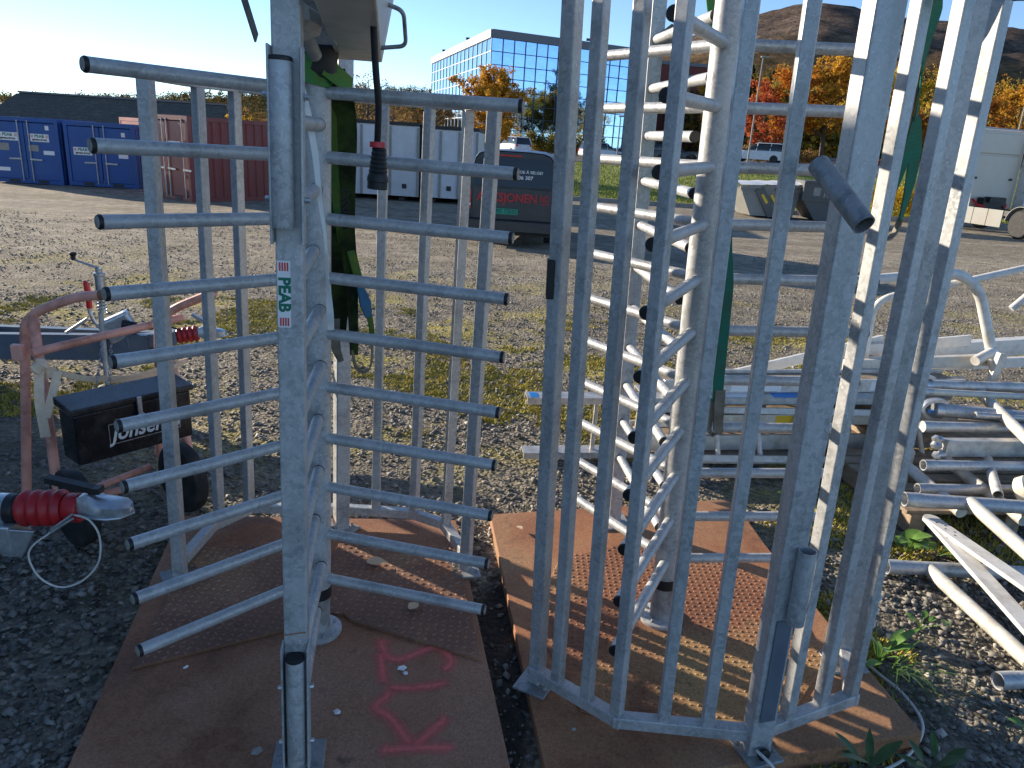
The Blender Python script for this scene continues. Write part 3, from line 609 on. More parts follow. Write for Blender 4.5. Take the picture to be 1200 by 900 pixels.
def mountain_mat():
    m, n, l, b = new_mat('autumn_heath'); v = coords(n, l, world_space=True); t = tex_noise(n, l, v, 0.035, 9, 0.68)
    lo = ramp(n, [(0.3, (0.055, 0.050, 0.020)), (0.5, (0.14, 0.085, 0.03)), (0.7, (0.20, 0.12, 0.04))]); l.new(t.outputs['Fac'], lo.inputs[0])
    hi = ramp(n, [(0.3, (0.055, 0.043, 0.038)), (0.5, (0.115, 0.088, 0.073)), (0.72, (0.19, 0.145, 0.11))]); l.new(t.outputs['Fac'], hi.inputs[0])
    s = n.new('ShaderNodeSeparateXYZ'); l.new(v, s.inputs[0]); mr = n.new('ShaderNodeMapRange'); mr.inputs[1].default_value = 28; mr.inputs[2].default_value = 70; l.new(s.outputs[2], mr.inputs[0])
    t5 = tex_noise(n, l, v, 0.22, 8, 0.8); r5 = ramp(n, [(0.36, 0.5), (0.62, 1.45)]); l.new(t5.outputs['Fac'], r5.inputs[0])
    l.new(mixc(n, l, 1.0, mixc(n, l, mr.outputs[0], lo.outputs[0], hi.outputs[0]), r5.outputs[0], 'MULTIPLY'), b.inputs['Base Color']); b.inputs['Roughness'].default_value = 1; b.inputs['Specular IOR Level'].default_value = 0
    bump(n, l, b, t.outputs['Fac'], 1.0, 6.0); return m
M['mountain'] = mountain_mat()
struct(obj('mountain', mountain(), 'mountain'))
def leaf_mat(name, stops, rough=0.75):
    m, n, l, b = new_mat(name); a = n.new('ShaderNodeAttribute'); a.attribute_name = 'tone'
    r = ramp(n, stops); l.new(a.outputs['Fac'], r.inputs[0]); l.new(r.outputs[0], b.inputs['Base Color']); b.inputs['Roughness'].default_value = rough; b.inputs['Specular IOR Level'].default_value = 0.2
    tr = n.new('ShaderNodeBsdfTranslucent'); l.new(r.outputs[0], tr.inputs[0]); mx = n.new('ShaderNodeMixShader'); mx.inputs[0].default_value = 0.35
    l.new(b.outputs[0], mx.inputs[1]); l.new(tr.outputs[0], mx.inputs[2]); l.new(mx.outputs[0], n['Material Output'].inputs[0]); return m
M['leaf_gold'] = leaf_mat('golden_leaves', [(0, (0.16, 0.075, 0.012)), (.5, (0.52, 0.26, 0.025)), (1, (0.72, 0.42, 0.05))])
M['leaf_orange'] = leaf_mat('orange_leaves', [(0, (0.16, 0.05, 0.01)), (.5, (0.52, 0.18, 0.02)), (1, (0.68, 0.33, 0.05))])
M['leaf_red'] = leaf_mat('red_leaves', [(0, (0.16, 0.03, 0.015)), (.5, (0.48, 0.10, 0.035)), (1, (0.66, 0.26, 0.09))])
M['leaf_yellow'] = leaf_mat('yellow_leaves', [(0, (0.22, 0.14, 0.012)), (.5, (0.62, 0.40, 0.022)), (1, (0.75, 0.55, 0.05))])
M['leaf_olive'] = leaf_mat('olive_leaves', [(0, (0.06, 0.06, 0.014)), (.5, (0.20, 0.16, 0.025)), (1, (0.38, 0.24, 0.035))])
M['leaf_brown'] = leaf_mat('brown_leaves', [(0, (0.11, 0.06, 0.025)), (.5, (0.30, 0.175, 0.06)), (1, (0.48, 0.28, 0.09))])
M['leaf_green'] = leaf_mat('green_leaves', [(0, (0.02, 0.035, 0.008)), (.5, (0.06, 0.10, 0.018)), (1, (0.14, 0.18, 0.03))])
M['leaf_dark'] = leaf_mat('dark_needles', [(0, (0.008, 0.016, 0.008)), (.5, (0.02, 0.036, 0.014)), (1, (0.045, 0.06, 0.02))])
M['bark'] = plain('bark', (0.085, 0.065, 0.048), 0.9, 0, 0.3, 9, 0.4)
M['wood_mix'] = leaf_mat('mixed_autumn_wood', [(0, (0.05, 0.06, 0.016)), (.25, (0.20, 0.15, 0.03)), (.5, (0.42, 0.25, 0.03)), (.7, (0.56, 0.36, 0.035)), (.85, (0.42, 0.15, 0.03)), (1, (0.20, 0.09, 0.04))])
M['wood_dark'] = leaf_mat('dark_far_wood', [(0, (0.018, 0.028, 0.014)), (.6, (0.05, 0.055, 0.022)), (1, (0.16, 0.10, 0.03))])
def leaves(centers, radii, per, size, seed=0, tones=None):
    g = np.random.default_rng(seed); C = np.asarray(centers, float); Rr = np.asarray(radii, float); n = len(C)*per
    d = g.normal(size=(n, 3)); d /= np.linalg.norm(d, axis=1)[:, None]; rad = g.random(n)**0.55
    c = np.repeat(C, per, 0) + d*rad[:, None]*np.repeat(Rr, per, 0)
    a = g.normal(size=(n, 3)); a /= np.linalg.norm(a, axis=1)[:, None]; bb = np.cross(a, g.normal(size=(n, 3))); bb /= np.linalg.norm(bb, axis=1)[:, None]
    s = size*(0.6+0.8*g.random(n))[:, None]
    V = np.stack([c-a*s*.5, c+bb*s*.35, c+a*s*.5, c-bb*s*.35], 1).reshape(-1, 3); F = np.arange(n*4)
    me = bpy.data.meshes.new('foliage'); me.vertices.add(n*4); me.vertices.foreach_set('co', V.ravel()); me.loops.add(n*4); me.loops.foreach_set('vertex_index', F)
    me.polygons.add(n); me.polygons.foreach_set('loop_start', np.arange(0, n*4, 4)); me.polygons.foreach_set('loop_total', np.full(n, 4)); me.update()
    base = g.random(len(C)) if tones is None else np.asarray(tones)
    tn = np.clip(np.repeat(base, per)*0.7 + 0.3*g.random(n), 0, 1) if tones is None else np.clip(np.repeat(base, per)+0.16*g.normal(size=n), 0, 1)
    me.attributes.new('tone', 'FLOAT', 'POINT').data.foreach_set('value', np.repeat(tn, 4)); return me
def far_wood(name, label, mat, count, az0, az1, d0, d1, h, seed, per=55):
    g = random.Random(seed); C, Rd, T = [], [], []
    for i in range(count):
        d = d0 + (d1-d0)*g.random()**1.4; a = az0 + (az1-az0)*g.random(); x = a*d
        if -0.19 < a < 0.16 and d < 175: continue
        hh = h*(0.6+0.7*g.random()); z = hill_z(x, d); C.append((x, d, z+hh*.5)); Rd.append((hh*.38, hh*.38, hh*.55))
        T.append(min(1, max(0, 0.5+0.55*noise.noise((x*.03, d*.03, seed))+g.gauss(0, .2))))
    stuff(tag(obj(name, leaves(C, Rd, per, 0.85, seed, T), mat), label, 'wood'))
far_wood('autumn_wood', 'autumn coloured wood covering the slope below the mountain', 'wood_mix', 1500, .18, .85, 115, 330, 8.5, 3)
far_wood('dark_wood', 'dark wood on the low ridge behind the blue containers', 'wood_dark', 1500, -.95, -.10, 420, 640, 6, 5)

# ------------------------------------------------------------------ lawn bank, road
def sheet(name, x0, x1, y0, y1, dx, dy, off, mat, ext=0.0):
    xs = np.arange(x0, x1+dx*.5, dx); ys = np.arange(y0, y1+dy*.5, dy); V = [(x, y, gz(x, y)+off) for y in ys for x in xs]; n = len(xs)
    me = bpy.data.meshes.new(name); me.from_pydata(V, [], [(j*n+i, j*n+i+1, (j+1)*n+i+1, (j+1)*n+i) for j in range(len(ys)-1) for i in range(n-1)]); me.shade_smooth()
    return struct(obj(name, me, mat))
M['grass'] = moss_mat('lawn_grass', (0.13, 0.19, 0.022), (0.29, 0.29, 0.045))
M['asphalt'] = plain('asphalt', (0.055, 0.054, 0.052), 0.85, 0, 0.2, 3, 0.1)
sheet('lawn', -1.2, 62, 33.2, 57, 0.6, 0.6, 0.03, 'grass')
sheet('road', -40, 62, 57.3, 90, 1.5, 1.0, 0.035, 'asphalt')
M['concrete'] = plain('concrete', (0.30, 0.28, 0.25), 0.85, 0, 0.15, 6, 0.1)
kerb = struct(obj('kerb', MB().box((20, 33.04, gz(20, 33.0)-0.03), (44, 0.10, 0.12)).mesh('kerb', False), 'concrete'))
ks = MB().box((0, 0, 0), (0.98, 0.16, 0.22)).mesh('kerb_stone', False)
for k in range(43): obj('kerb_stone', ks, 'concrete', kerb, (-0.8+k*1.0, 33.04, gz(k, 33.0)+0.06))
def blades(count):
    x = -1 + 40*rng.random(count); y = 33.3 + 22*rng.random(count)**1.6; z = np.array([gz(a, b) for a, b in zip(x, y)])+.03
    a = rng.random(count)*6.283; h = 0.05+0.09*rng.random(count); w = .012+.02*rng.random(count)
    V = np.stack([np.stack([x-np.cos(a)*w, y-np.sin(a)*w, z], 1), np.stack([x+np.cos(a)*w, y+np.sin(a)*w, z], 1), np.stack([x+rng.normal(0, .04, count), y+rng.normal(0, .04, count), z+h], 1)], 1).reshape(-1, 3)
    me = bpy.data.meshes.new('grass'); me.vertices.add(count*3); me.vertices.foreach_set('co', V.ravel()); me.loops.add(count*3); me.loops.foreach_set('vertex_index', np.arange(count*3)); me.polygons.add(count)
    me.polygons.foreach_set('loop_start', np.arange(0, count*3, 3)); me.polygons.foreach_set('loop_total', np.full(count, 3)); me.update(); return me
stuff(tag(obj('grass', blades(60000), 'grass'), 'short green grass on the bank behind the van', 'grass'))

# ------------------------------------------------------------------ trees
def tree_meshes(h, spread, seed, per=26, leaf=0.20, clumps=150, bare=False, lean=0.0, start=0.22):
    g = random.Random(seed); tb = MB(); C, Rd = [], []
    tb.tube([(0, 0, -.3), (0.02*h, 0, h*.25), (lean*h*.5, 0.01*h, h*.55), (lean*h, 0, h*.9)], [0.028*h, .02*h, .013*h, .004*h], 8)
    nb = 16 if not bare else 26
    for i in range(nb):
        z0 = h*(start+0.6*i/nb); a = i*2.4+g.random(); ln = spread*(0.45+.55*math.sin(math.pi*min(1, (i+2)/(nb+1))))*(0.7+.5*g.random())
        p0 = Vector((lean*z0, 0, z0)); up = 0.35+0.5*g.random(); p1 = p0+Vector((math.cos(a)*ln*.5, math.sin(a)*ln*.5, ln*up*.45)); p2 = p0+Vector((math.cos(a)*ln, math.sin(a)*ln, ln*up))
        tb.tube([p0, p1, p2], [0.008*h, .005*h, .002*h], 5, caps=False)
        for k in range(clumps//nb):
            t = 0.3+0.8*g.random(); q = p0+(p2-p0)*t+Vector((g.gauss(0, .10), g.gauss(0, .10), g.gauss(0, .08)))*spread
            C.append(q); r = spread*(0.09+0.10*g.random()); Rd.append((r, r, r*.8))
            if bare or g.random() < .3: tb.tube([p0+(p2-p0)*min(t, 1), q], [0.0025*h, .001*h], 4, caps=False)
    for k in range(clumps//5):
        q = Vector((g.gauss(0, .25)*spread+lean*h*.8, g.gauss(0, .25)*spread, h*(.72+.25*g.random()))); C.append(q); r = spread*(.10+.08*g.random()); Rd.append((r, r, r))
    return tb.mesh('trunk'), leaves(C, Rd, per, leaf, seed)
TV = [tree_meshes(6.6, 2.75, 11, 44, 0.17, 300, start=.16), tree_meshes(8.5, 3.2, 12, 34, 0.22, 170), tree_meshes(7.5, 2.9, 13, 30, 0.22, 150, start=.12), tree_meshes(9, 3.2, 14, 7, 0.16, 130, bare=True)]
def tree(label, v, x, y, s, mat, rz=0.0, sz=1.0, cat='tree', name='deciduous_tree', group='autumn trees'):
    zz = gz(x, y) if y < 95 else hill_z(x, y)
    t = thing(name, label, cat, (x, y, zz), rz, group); t.scale = (s, s, s*sz)
    obj('trunk', TV[v][0], 'bark', t); obj('crown', TV[v][1], mat, t); return t
tree('golden leaved tree in front of the left glass facade', 0, -2.95, 62, 1.0, 'leaf_gold')
tree('nearly bare tree rising left of the glass office block', 3, -9.8, 48, 0.66, 'leaf_brown', 1, 1.0)
tree('brown leaved tree directly behind the left white container', 1, -10.6, 43, 0.47, 'leaf_brown', .4)
tree('brown tree behind the right white container', 1, -5.9, 46, 0.50, 'leaf_brown', 2.1)
tree('thin brown tree beside the black plug, behind the white containers', 3, -7.6, 44, 0.48, 'leaf_brown', 2.8)
tree('yellow leaved bush behind the red container', 2, -15.2, 42, 0.38, 'leaf_yellow', .3)
tree('brown leaved tree left of the yellow bush behind the red container', 1, -18.5, 50, 0.42, 'leaf_brown', 1.3)
tree('small red tree right of the second rotor column', 2, 22.0, 74, 0.95, 'leaf_red', .5)
tree('olive and orange tree behind the white estate car', 1, 25.3, 77, 1.05, 'leaf_orange', 1.1)
tree('large orange tree between the cage bars, right of the estate car', 1, 28.6, 76, 1.15, 'leaf_gold', 2.2)
tree('olive tree standing behind the large orange tree', 2, 27.0, 84, 1.15, 'leaf_olive', 2.9)
tree('bright yellow tree right of the thick cage post', 0, 35.6, 80, 1.35, 'leaf_yellow', 2.0)
tree('orange red tree under the bright yellow tree', 2, 33.2, 70, 0.72, 'leaf_orange', .9)
tree('red tree behind the hanging teal sling', 2, 37.0, 69, 0.80, 'leaf_red', 1.9)
tree('orange tree right of the hanging teal sling', 1, 41.0, 72, 0.75, 'leaf_orange', 3.9)
tree('yellow tree above the white lorry cab', 1, 47.8, 78, 0.95, 'leaf_gold', .2)
tree('golden tree at the right edge above the lorry', 0, 52.5, 80, 1.15, 'leaf_yellow', 1.2)
tree('reddish brown tree low behind the lorry cab', 2, 46.5, 66, 0.55, 'leaf_brown', 1.2)
tree('orange columnar tree beside the brick building', 0, 22.6, 92, 1.1, 'leaf_gold', .9, 1.2)
tree('dark conifer shaped tree behind the small red tree', 2, 23.8, 92, 1.25, 'leaf_dark', .2, 1.25)
def bush(label, x, y, w, h, mat, seed, zoff=0.0, leaf=0.10, name='bush', cat='bush'):
    g = random.Random(seed); C = [(g.uniform(-w/2, w/2), g.gauss(0, h*.25), h*(.15+.65*g.random())) for _ in range(int(16+w*14))]
    o = obj(name, leaves(C, [(h*.24,)*3]*len(C), 60, leaf, seed), mat, None, (x, y, gz(x, y)+zoff)); return tag(o, label, cat, 'bushes along the bank')
bush('yellow green bush behind the dark waste skip', 16.2, 34.5, 3.4, 1.6, 'leaf_yellow', 21)
bush('olive bush between the skip and the lorry', 18.8, 34.6, 3.0, 1.7, 'leaf_olive', 22)
bush('low red brown hedge behind the white estate car', 20.5, 67.5, 9, 1.5, 'leaf_brown', 23, leaf=.14, name='hedge', cat='hedge')
bush('green hedge behind the thick cage post', 31, 64.5, 7, 1.3, 'leaf_green', 24, leaf=.14, name='hedge', cat='hedge')
bush('dark red low hedge at the foot of the bank lamp', 27, 61.5, 5, 0.8, 'leaf_red', 25, leaf=.12, name='hedge', cat='hedge')
bush('brown hedge running behind the lorry cab', 40, 60.5, 12, 2.4, 'leaf_brown', 26, leaf=.16, name='hedge', cat='hedge')
bush('yellow shrub at the foot of the glass facade', -3.6, 88, 5, 2.4, 'leaf_gold', 27, leaf=.2, name='shrub', cat='shrub')
bush('olive shrub along the glass facade', 4.5, 92, 9, 2.6, 'leaf_olive', 28, leaf=.2, name='shrub', cat='shrub')

# ------------------------------------------------------------------ buildings
M['glass'] = None
def mirror(name, col, rough, metal):
    m, n, l, b = new_mat(name); v = coords(n, l); t = tex_noise(n, l, v, 0.7, 3, 0.5)
    b.inputs['Base Color'].default_value = (*col, 1); b.inputs['Metallic'].default_value = metal; b.inputs['Roughness'].default_value = rough
    bump(n, l, b, t.outputs['Fac'], 0.04, 0.3); return m
M['glass'] = mirror('reflective_blue_glass', (0.25, 0.40, 0.62), 0.04, 1.0)
M['glass_dark'] = mirror('dark_window_glass', (0.02, 0.025, 0.03), 0.06, 0.0)
M['mullion'] = plain('dark_mullion', (0.035, 0.045, 0.06), 0.4, 0.3, 0.05, 4)
M['fascia'] = plain('grey_fascia', (0.12, 0.13, 0.145), 0.5, 0.1, 0.08, 4)
M['fascia_pale'] = plain('pale_fascia', (0.42, 0.43, 0.44), 0.5, 0.1, 0.08, 4)
def office():
    A, B, C = Vector((-5.17, 100, 0)), Vector((-17.3, 139, 0)), Vector((14.6, 110, 0)); zb, ztp = 0.4, 15.05
    t = thing('office_building', 'tall mirror-glass office block with blue reflecting panes behind the van', 'building', A)
    a, b, c = Vector((0, 0, 0)), B-A, C-A; d = b + c
    obj('core', MB().prism([a.xy+Vector((.12, .3)), c.xy+Vector((-.1, .25)), d.xy, b.xy+Vector((.25, -.1))], zb-1, ztp-.3).mesh('core', False), 'mullion', t)
    for e0, e1, ncol, mt, nm in ((a, c, 14, 'glass', 'R'), (b, a, 16, 'glass', 'L')):
        dv = (e1-e0); L_ = dv.length; u = dv.normalized(); nrm = Vector((u.y, -u.x, 0)); rows = 9; zt2 = ztp-0.95; ph = (zt2-zb)/rows; pw = L_/ncol
        pme = MB().add([(-(pw/2-.05), 0, -(ph/2-.05)), ((pw/2-.05), 0, -(ph/2-.05)), ((pw/2-.05), 0, (ph/2-.05)), (-(pw/2-.05), 0, (ph/2-.05)), (-(pw/2-.05), .04, -(ph/2-.05)), ((pw/2-.05), .04, -(ph/2-.05)), ((pw/2-.05), .04, (ph/2-.05)), (-(pw/2-.05), .04, (ph/2-.05))], [(0, 1, 2, 3), (5, 4, 7, 6), (0, 4, 5, 1), (1, 5, 6, 2), (2, 6, 7, 3), (3, 7, 4, 0)]).mesh('pane', False)
        ang = math.atan2(u.y, u.x)
        for i in range(ncol):
            for j in range(rows):
                q = e0 + u*(pw*(i+.5)) + nrm*(-.02); obj('pane', pme, mt, t, (q.x, q.y, zb+ph*(j+.5)), (random.gauss(0, .0025), 0, ang+random.gauss(0, .0025)))
        for i in range(ncol+1):
            q = e0+u*(pw*i); w = 0.30 if (nm == 'R' and i in (7, 14)) else 0.09
            obj('mullion', MB().bar((q.x+nrm.x*.01, q.y+nrm.y*.01, zb), (q.x+nrm.x*.01, q.y+nrm.y*.01, zt2), w, 0.10, u).mesh('mullion', False), 'mullion' if nm == 'R' else 'fascia_pale', t)
        for j in range(rows+1):
            z = zb+ph*j; obj('transom', MB().bar((e0.x, e0.y, z), (e1.x, e1.y, z), 0.08, 0.09).mesh('transom', False), 'mullion' if nm == 'R' else 'fascia_pale', t)
        obj('fascia', MB().bar((e0.x+nrm.x*.05, e0.y+nrm.y*.05, ztp-.48), (e1.x+nrm.x*.05, e1.y+nrm.y*.05, ztp-.48), 0.3, 0.95).mesh('fascia', False), 'fascia' if nm == 'R' else 'fascia_pale', t)
    for q in (a+(b-a)*.33, a+(b-a)*.75, a+(c-a)*.62): obj('floodlight', MB().box((q.x, q.y, ztp+.25), (.5, .25, .3)).mesh('floodlight', False), 'mullion', t)
office()
M['brick'] = plain('dark_red_brick', (0.16, 0.040, 0.032), 0.85, 0, 0.18, 2, 0.2)
def brick_building():
    t = thing('brick_building', 'dark red brick building partly hidden behind the second rotor', 'building', (17.5, 120, 0))
    obj('wall', MB().prism([(0, 0), (11, 1.5), (9.5, 16), (-1.5, 15)], 0, 14.4).mesh('wall', False), 'brick', t)
    obj('roof_edge', MB().prism([(-.15, -.15), (11.2, 1.35), (9.6, 16.1), (-1.6, 15.1)], 14.4, 14.9).mesh('roof_edge', False), 'fascia', t)
    wm = MB().box((0, 0, 0), (1.4, 0.12, 1.3)).mesh('window', False)
    for i in range(4):
        for j in range(3): obj('window', wm, 'glass_dark', t, (1.4+i*2.6, 0.10+ (1.4+i*2.6)*.136-.03, 4.0+j*3.6), (0, 0, .136))
brick_building()
M['shingle'] = plain('dark_mossy_shingles', (0.075, 0.072, 0.060), 0.9, 0, 0.4, 6, 0.5, dirt=(0.13, 0.115, 0.085))
def barn():
    t = thing('barn', 'long low building with a dark shingled roof behind the containers', 'building', (-23.3, 44, -1))
    Rg = [(-5.9, 1.2), (5.6, 1.2)]
    obj('wall', MB().prism([(-6.2, -2), (5.6, -2), (5.6, 4.4), (-6.2, 4.4)], 0, 2.0).mesh('wall', False), 'wood', t)
    rf = MB().add([(-6.9, -3.0, 1.6), (6.0, -3.0, 1.6), (5.85, 1.2, 3.93), (-6.0, 1.2, 3.93), (6.0, 5.4, 1.6), (-6.9, 5.4, 1.6)], [(0, 1, 2, 3), (3, 2, 4, 5), (0, 3, 5), (1, 4, 2)])
    ro = obj('roof', rf.mesh('roof', False), 'shingle', t)
    obj('ridge_board', MB().bar((-6.05, 1.2, 3.96), (5.9, 1.2, 3.96), .3, .10).mesh('ridge_board', False), 'fascia', ro)
    for j in range(14):
        y = -2.95 + 4.1*j/14; z = 1.6 + (3.93-1.6)*((y+3)/4.2); x0 = -6.9+0.9*((y+3)/4.2)
        obj('shingle_course', MB().bar((x0, y, z+.03), (6.0, y, z+.03), .32, .035, (0, 1, .555)).mesh('shingle_course', False), 'shingle', ro)
barn()

# ------------------------------------------------------------------ containers
def corrug(x0, x1, z0, z1, y, depth=0.045, pitch=0.28, axis='x'):
    mb = MB(); n = max(1, int((x1-x0)/pitch)); p = (x1-x0)/n; pts = []
    for i in range(n):
        a = x0+i*p; pts += [(a, 0), (a+p*.30, 0), (a+p*.42, depth), (a+p*.88, depth)]
    pts.append((x1, 0)); V = []
    for (s, d) in pts:
        for z in (z0, z1): V.append((s, y+d, z) if axis == 'x' else (y+d, s, z))
    return mb.add(V, [(i*2, i*2+2, i*2+3, i*2+1) for i in range(len(pts)-1)])
def make_container(label, loc, rz, W, Lg, H, mat, dark, kind='door', group='storage containers', signs=()):
    t = thing('storage_container', label, 'container', loc, rz, group); w2 = W/2
    fm = MB()
    for sx in (-1, 1):
        for y in (0.06, Lg-0.06): fm.box((sx*(w2-.06), y, H/2), (0.12, 0.12, H))
        for z in (0.08, H-0.06): fm.box((sx*(w2-.05), Lg/2, z), (0.10, Lg-.24, 0.12))
    for y in (0.05, Lg-.05):
        for z in (0.08, H-.06): fm.box((0, y, z), (W-.24, 0.10, 0.13))
    obj('frame', fm.mesh('frame', False), mat, t)
    for sx in (-1, 1):
        o = obj('side_wall', corrug(0.12, Lg-.12, .14, H-.12, 0, .045, .28, 'y').mesh('side_wall', False), mat, t, (sx*(w2-.055)-(0.0225), 0, 0))
    obj('roof', MB().box((0, Lg/2, H-.045), (W-.1, Lg-.1, .05)).mesh('roof', False), mat, t)
    obj('back_wall', MB().box((0, Lg-.05, H/2), (W-.22, .03, H-.2)).mesh('back_wall', False), mat, t)
    if kind == 'door':
        for sx in (-1, 1):
            dw = w2-.14; cx = sx*(dw/2+.012)
            dm = MB().box((cx, 0.045, H/2), (dw, 0.05, H-.30))
            d = bevel(obj('door', dm.mesh('door', False), mat, t), 0.01)
            for zz in (.36, .72): obj('door_panel_line', MB().box((cx, 0.018, H*zz), (dw*.96, .014, .03)).mesh('door_panel_line', False), mat, d)
            for k, rx in enumerate((.12, dw-.14) if W > 2.4 else (.17,)):
                obj('lock_rod', MB().tube([(sx*rx, -.012, .09), (sx*rx, -.012, H-.08)], 0.018, 8).mesh('lock_rod'), 'galv', d)
                obj('rod_handle', MB().bar((sx*(rx-.03), -.03, H*.38), (sx*(rx+.38), -.03, H*.375), .02, .05).mesh('rod_handle', False), 'galv', d)
        for sx in (-1, 1): obj('fork_pocket', MB().box((sx*w2*.42, -.004, .085), (.36, .012, .09)).mesh('fork_pocket', False), 'label_black', t)
    else:
        obj('end_wall', MB().box((0, .035, H/2), (W-.2, .05, H-.22)).mesh('end_wall', False), mat, t)
    for (sx, sz, w, h, typ) in signs:
        s = obj('sign', MB().box((sx, 0.0125 if kind == 'door' else .004, sz), (w, .012, h)).mesh('sign', False), 'label_white' if typ != 'grey' else 'concrete', t)
        if typ == 'peab':
            for txt, dz, sc, mm in (('PEAB', h*.2, h*.52, 'label_green'), ('BJØRN BYGG', -h*.27, h*.30, 'label_black')):
                tm = text_mesh(txt, sc, bold=.004, extrude=.001, xscale=1.1); tm.transform(Matrix.Translation((sx, 0.004, sz+dz)) @ Matrix.Rotation(R(90), 4, 'X')); obj('lettering', tm, mm, s)
            for k in (-1, 1):
                for q in range(3): obj('stripe', MB().box((sx+k*w*.40, .004, sz+h*.2+(q-1)*h*.13), (w*.13, .004, h*.07)).mesh('stripe', False), 'label_red', s)
    return t
def cont_paint(name, col, dirt): return plain(name, col, 0.42, 0.0, 0.12, 1.6, 0.0, dirt=dirt)
M['cont_blue'] = cont_paint('blue_container_paint', (0.010, 0.072, 0.27), (0.018, 0.085, 0.27))
M['cont_red'] = cont_paint('red_container_paint', (0.20, 0.028, 0.024), (0.23, 0.05, 0.04))
M['cont_red_sunlit'] = cont_paint('red_container_paint_sunlit', (0.42, 0.07, 0.05), (0.36, 0.09, 0.06))  # container red with sunlight put into the colour
M['cont_white'] = cont_paint('white_container_paint', (0.60, 0.59, 0.60), (0.50, 0.49, 0.49))
zc = gz(-16.9, 26)
make_container('blue storage container at the far left of the row', (-16.93, 26, zc), 0.02, 2.34, 2.5, 2.14, 'cont_blue', 0, signs=((-.55, 1.52, .68, .26, 'peab'), (.52, 1.52, .62, .25, 'peab'), (-.75, 1.18, .42, .24, 'grey'), (.28, 1.18, .34, .20, 'grey'), (.78, 1.05, .36, .13, 'plain'), (.80, 1.85, .12, .14, 'plain'), (-.85, .45, .5, .12, 'plain')))
make_container('blue storage container between the other blue one and the red container', (-14.40, 26.05, gz(-14.4, 26)), 0.03, 2.34, 2.5, 2.09, 'cont_blue', 0, signs=((-.60, 1.15, .62, .25, 'peab'), (.75, 1.05, .32, .13, 'plain'), (.80, 1.75, .12, .14, 'plain')))
ry = math.atan2(-0.58, 0.815)
make_container('rust red shipping container with lock rods on its door end', (-9.75-0.815*1.22, 22.3+.58*1.22, gz(-10, 23)-.02), ry, 2.44, 6.06, 2.42, 'cont_red', 0, signs=((.45, 1.55, .62, .30, 'peab'), (-.75, 1.5, .4, .3, 'peab')))
make_container('red container, painted as sunlit, peeping out above the blue containers', (-16.0, 31.5, gz(-16, 31)-.1), R(-40), 2.44, 6.06, 2.45, 'cont_red_sunlit', 0, kind='end')
def panel_container(label, x0, x1, y, H, rz):
    W = x1-x0; t = thing('white_container', label, 'container', ((x0+x1)/2, y, gz(x0, y)-.0), rz, 'white containers behind the van')
    obj('body', MB().box((0, 3, H/2+.12), (W, 6, H-.12)).mesh('body', False), 'cont_white', t)
    obj('roof_edge', MB().box((0, 3, H+.10), (W+.04, 6.06, .12)).mesh('roof_edge', False), 'label_black', t)
    for k in range(4): obj('rib', MB().box((-W/2+W*k/3*1.0 if 0 < k < 3 else (-W/2+.04 if k == 0 else W/2-.04), -.02, H/2+.1), (.08, .05, H-.2)).mesh('rib', False), 'concrete', t)
    for k in range(3): obj('lashing_pocket', MB().box((-W/2+W*(k+.5)/3, -.006, .52), (.16, .02, .16)).mesh('lashing_pocket', False), 'label_black', t)
    for k in range(2): obj('skid', MB().box((-W*.3+W*.6*k, 2.9, .04), (.2, 5.6, .16)).mesh('skid', False), 'label_black', t)
panel_container('white panelled container beside the black plug, left of the dark gap', -6.75, -3.74, 27, 2.5, 0.0)
panel_container('white panelled container right of the dark gap, behind the van', -3.66, -1.70, 27.1, 2.44, 0.02)
# ------------------------------------------------------------------ vehicles
M['van_paint'] = plain('dark_grey_car_paint', (0.030, 0.032, 0.037), 0.28, 0.25, 0.08, 3)
M['white_car'] = plain('white_car_paint', (0.62, 0.63, 0.65), 0.25, 0, 0.03, 3)
M['dark_car'] = plain('black_car_paint', (0.015, 0.016, 0.018), 0.22, 0.2, 0.03, 3)
M['lamp_red'] = plain('red_lamp_glass', (0.45, 0.008, 0.012), 0.15, 0, 0.05, 10)
M['rim'] = plain('alloy_rim', (0.30, 0.31, 0.32), 0.35, 0.8, 0.08, 10)
M['plate_green'] = plain('green_number_plate', (0.0, 0.30, 0.20), 0.4, 0, 0.03, 10)
M['van_red'] = plain('red_van_lettering', (0.42, 0.02, 0.03), 0.45, 0, 0.04, 10)
def loft(sections, closed=True):
    mb = MB(); n = len(sections[0]); V = [p for s in sections for p in s]
    F = [(i*n+k, i*n+(k+1) % n, (i+1)*n+(k+1) % n, (i+1)*n+k) for i in range(len(sections)-1) for k in range(n)]
    F += [tuple(range(n-1, -1, -1)), tuple(range((len(sections)-1)*n, len(sections)*n))]
    return mb.add(V, F)
def wheel(t, x, y, r, w, mat='tyre'):
    o = obj('wheel', MB().lathe([(r*.62, -w/2), (r*.92, -w/2), (r, -w*.38), (r, w*.38), (r*.92, w/2), (r*.62, w/2)], (0, 0, 0), (1, 0, 0), 24).mesh('wheel'), mat, t, (x, y, r))
    for s in (-1, 1): obj('rim', MB().lathe([(r*.60, s*w*.30), (r*.60, s*w*.42), (r*.15, s*w*.36)], (0, 0, 0), (1, 0, 0), 16).mesh('rim'), 'rim', o)
    return o
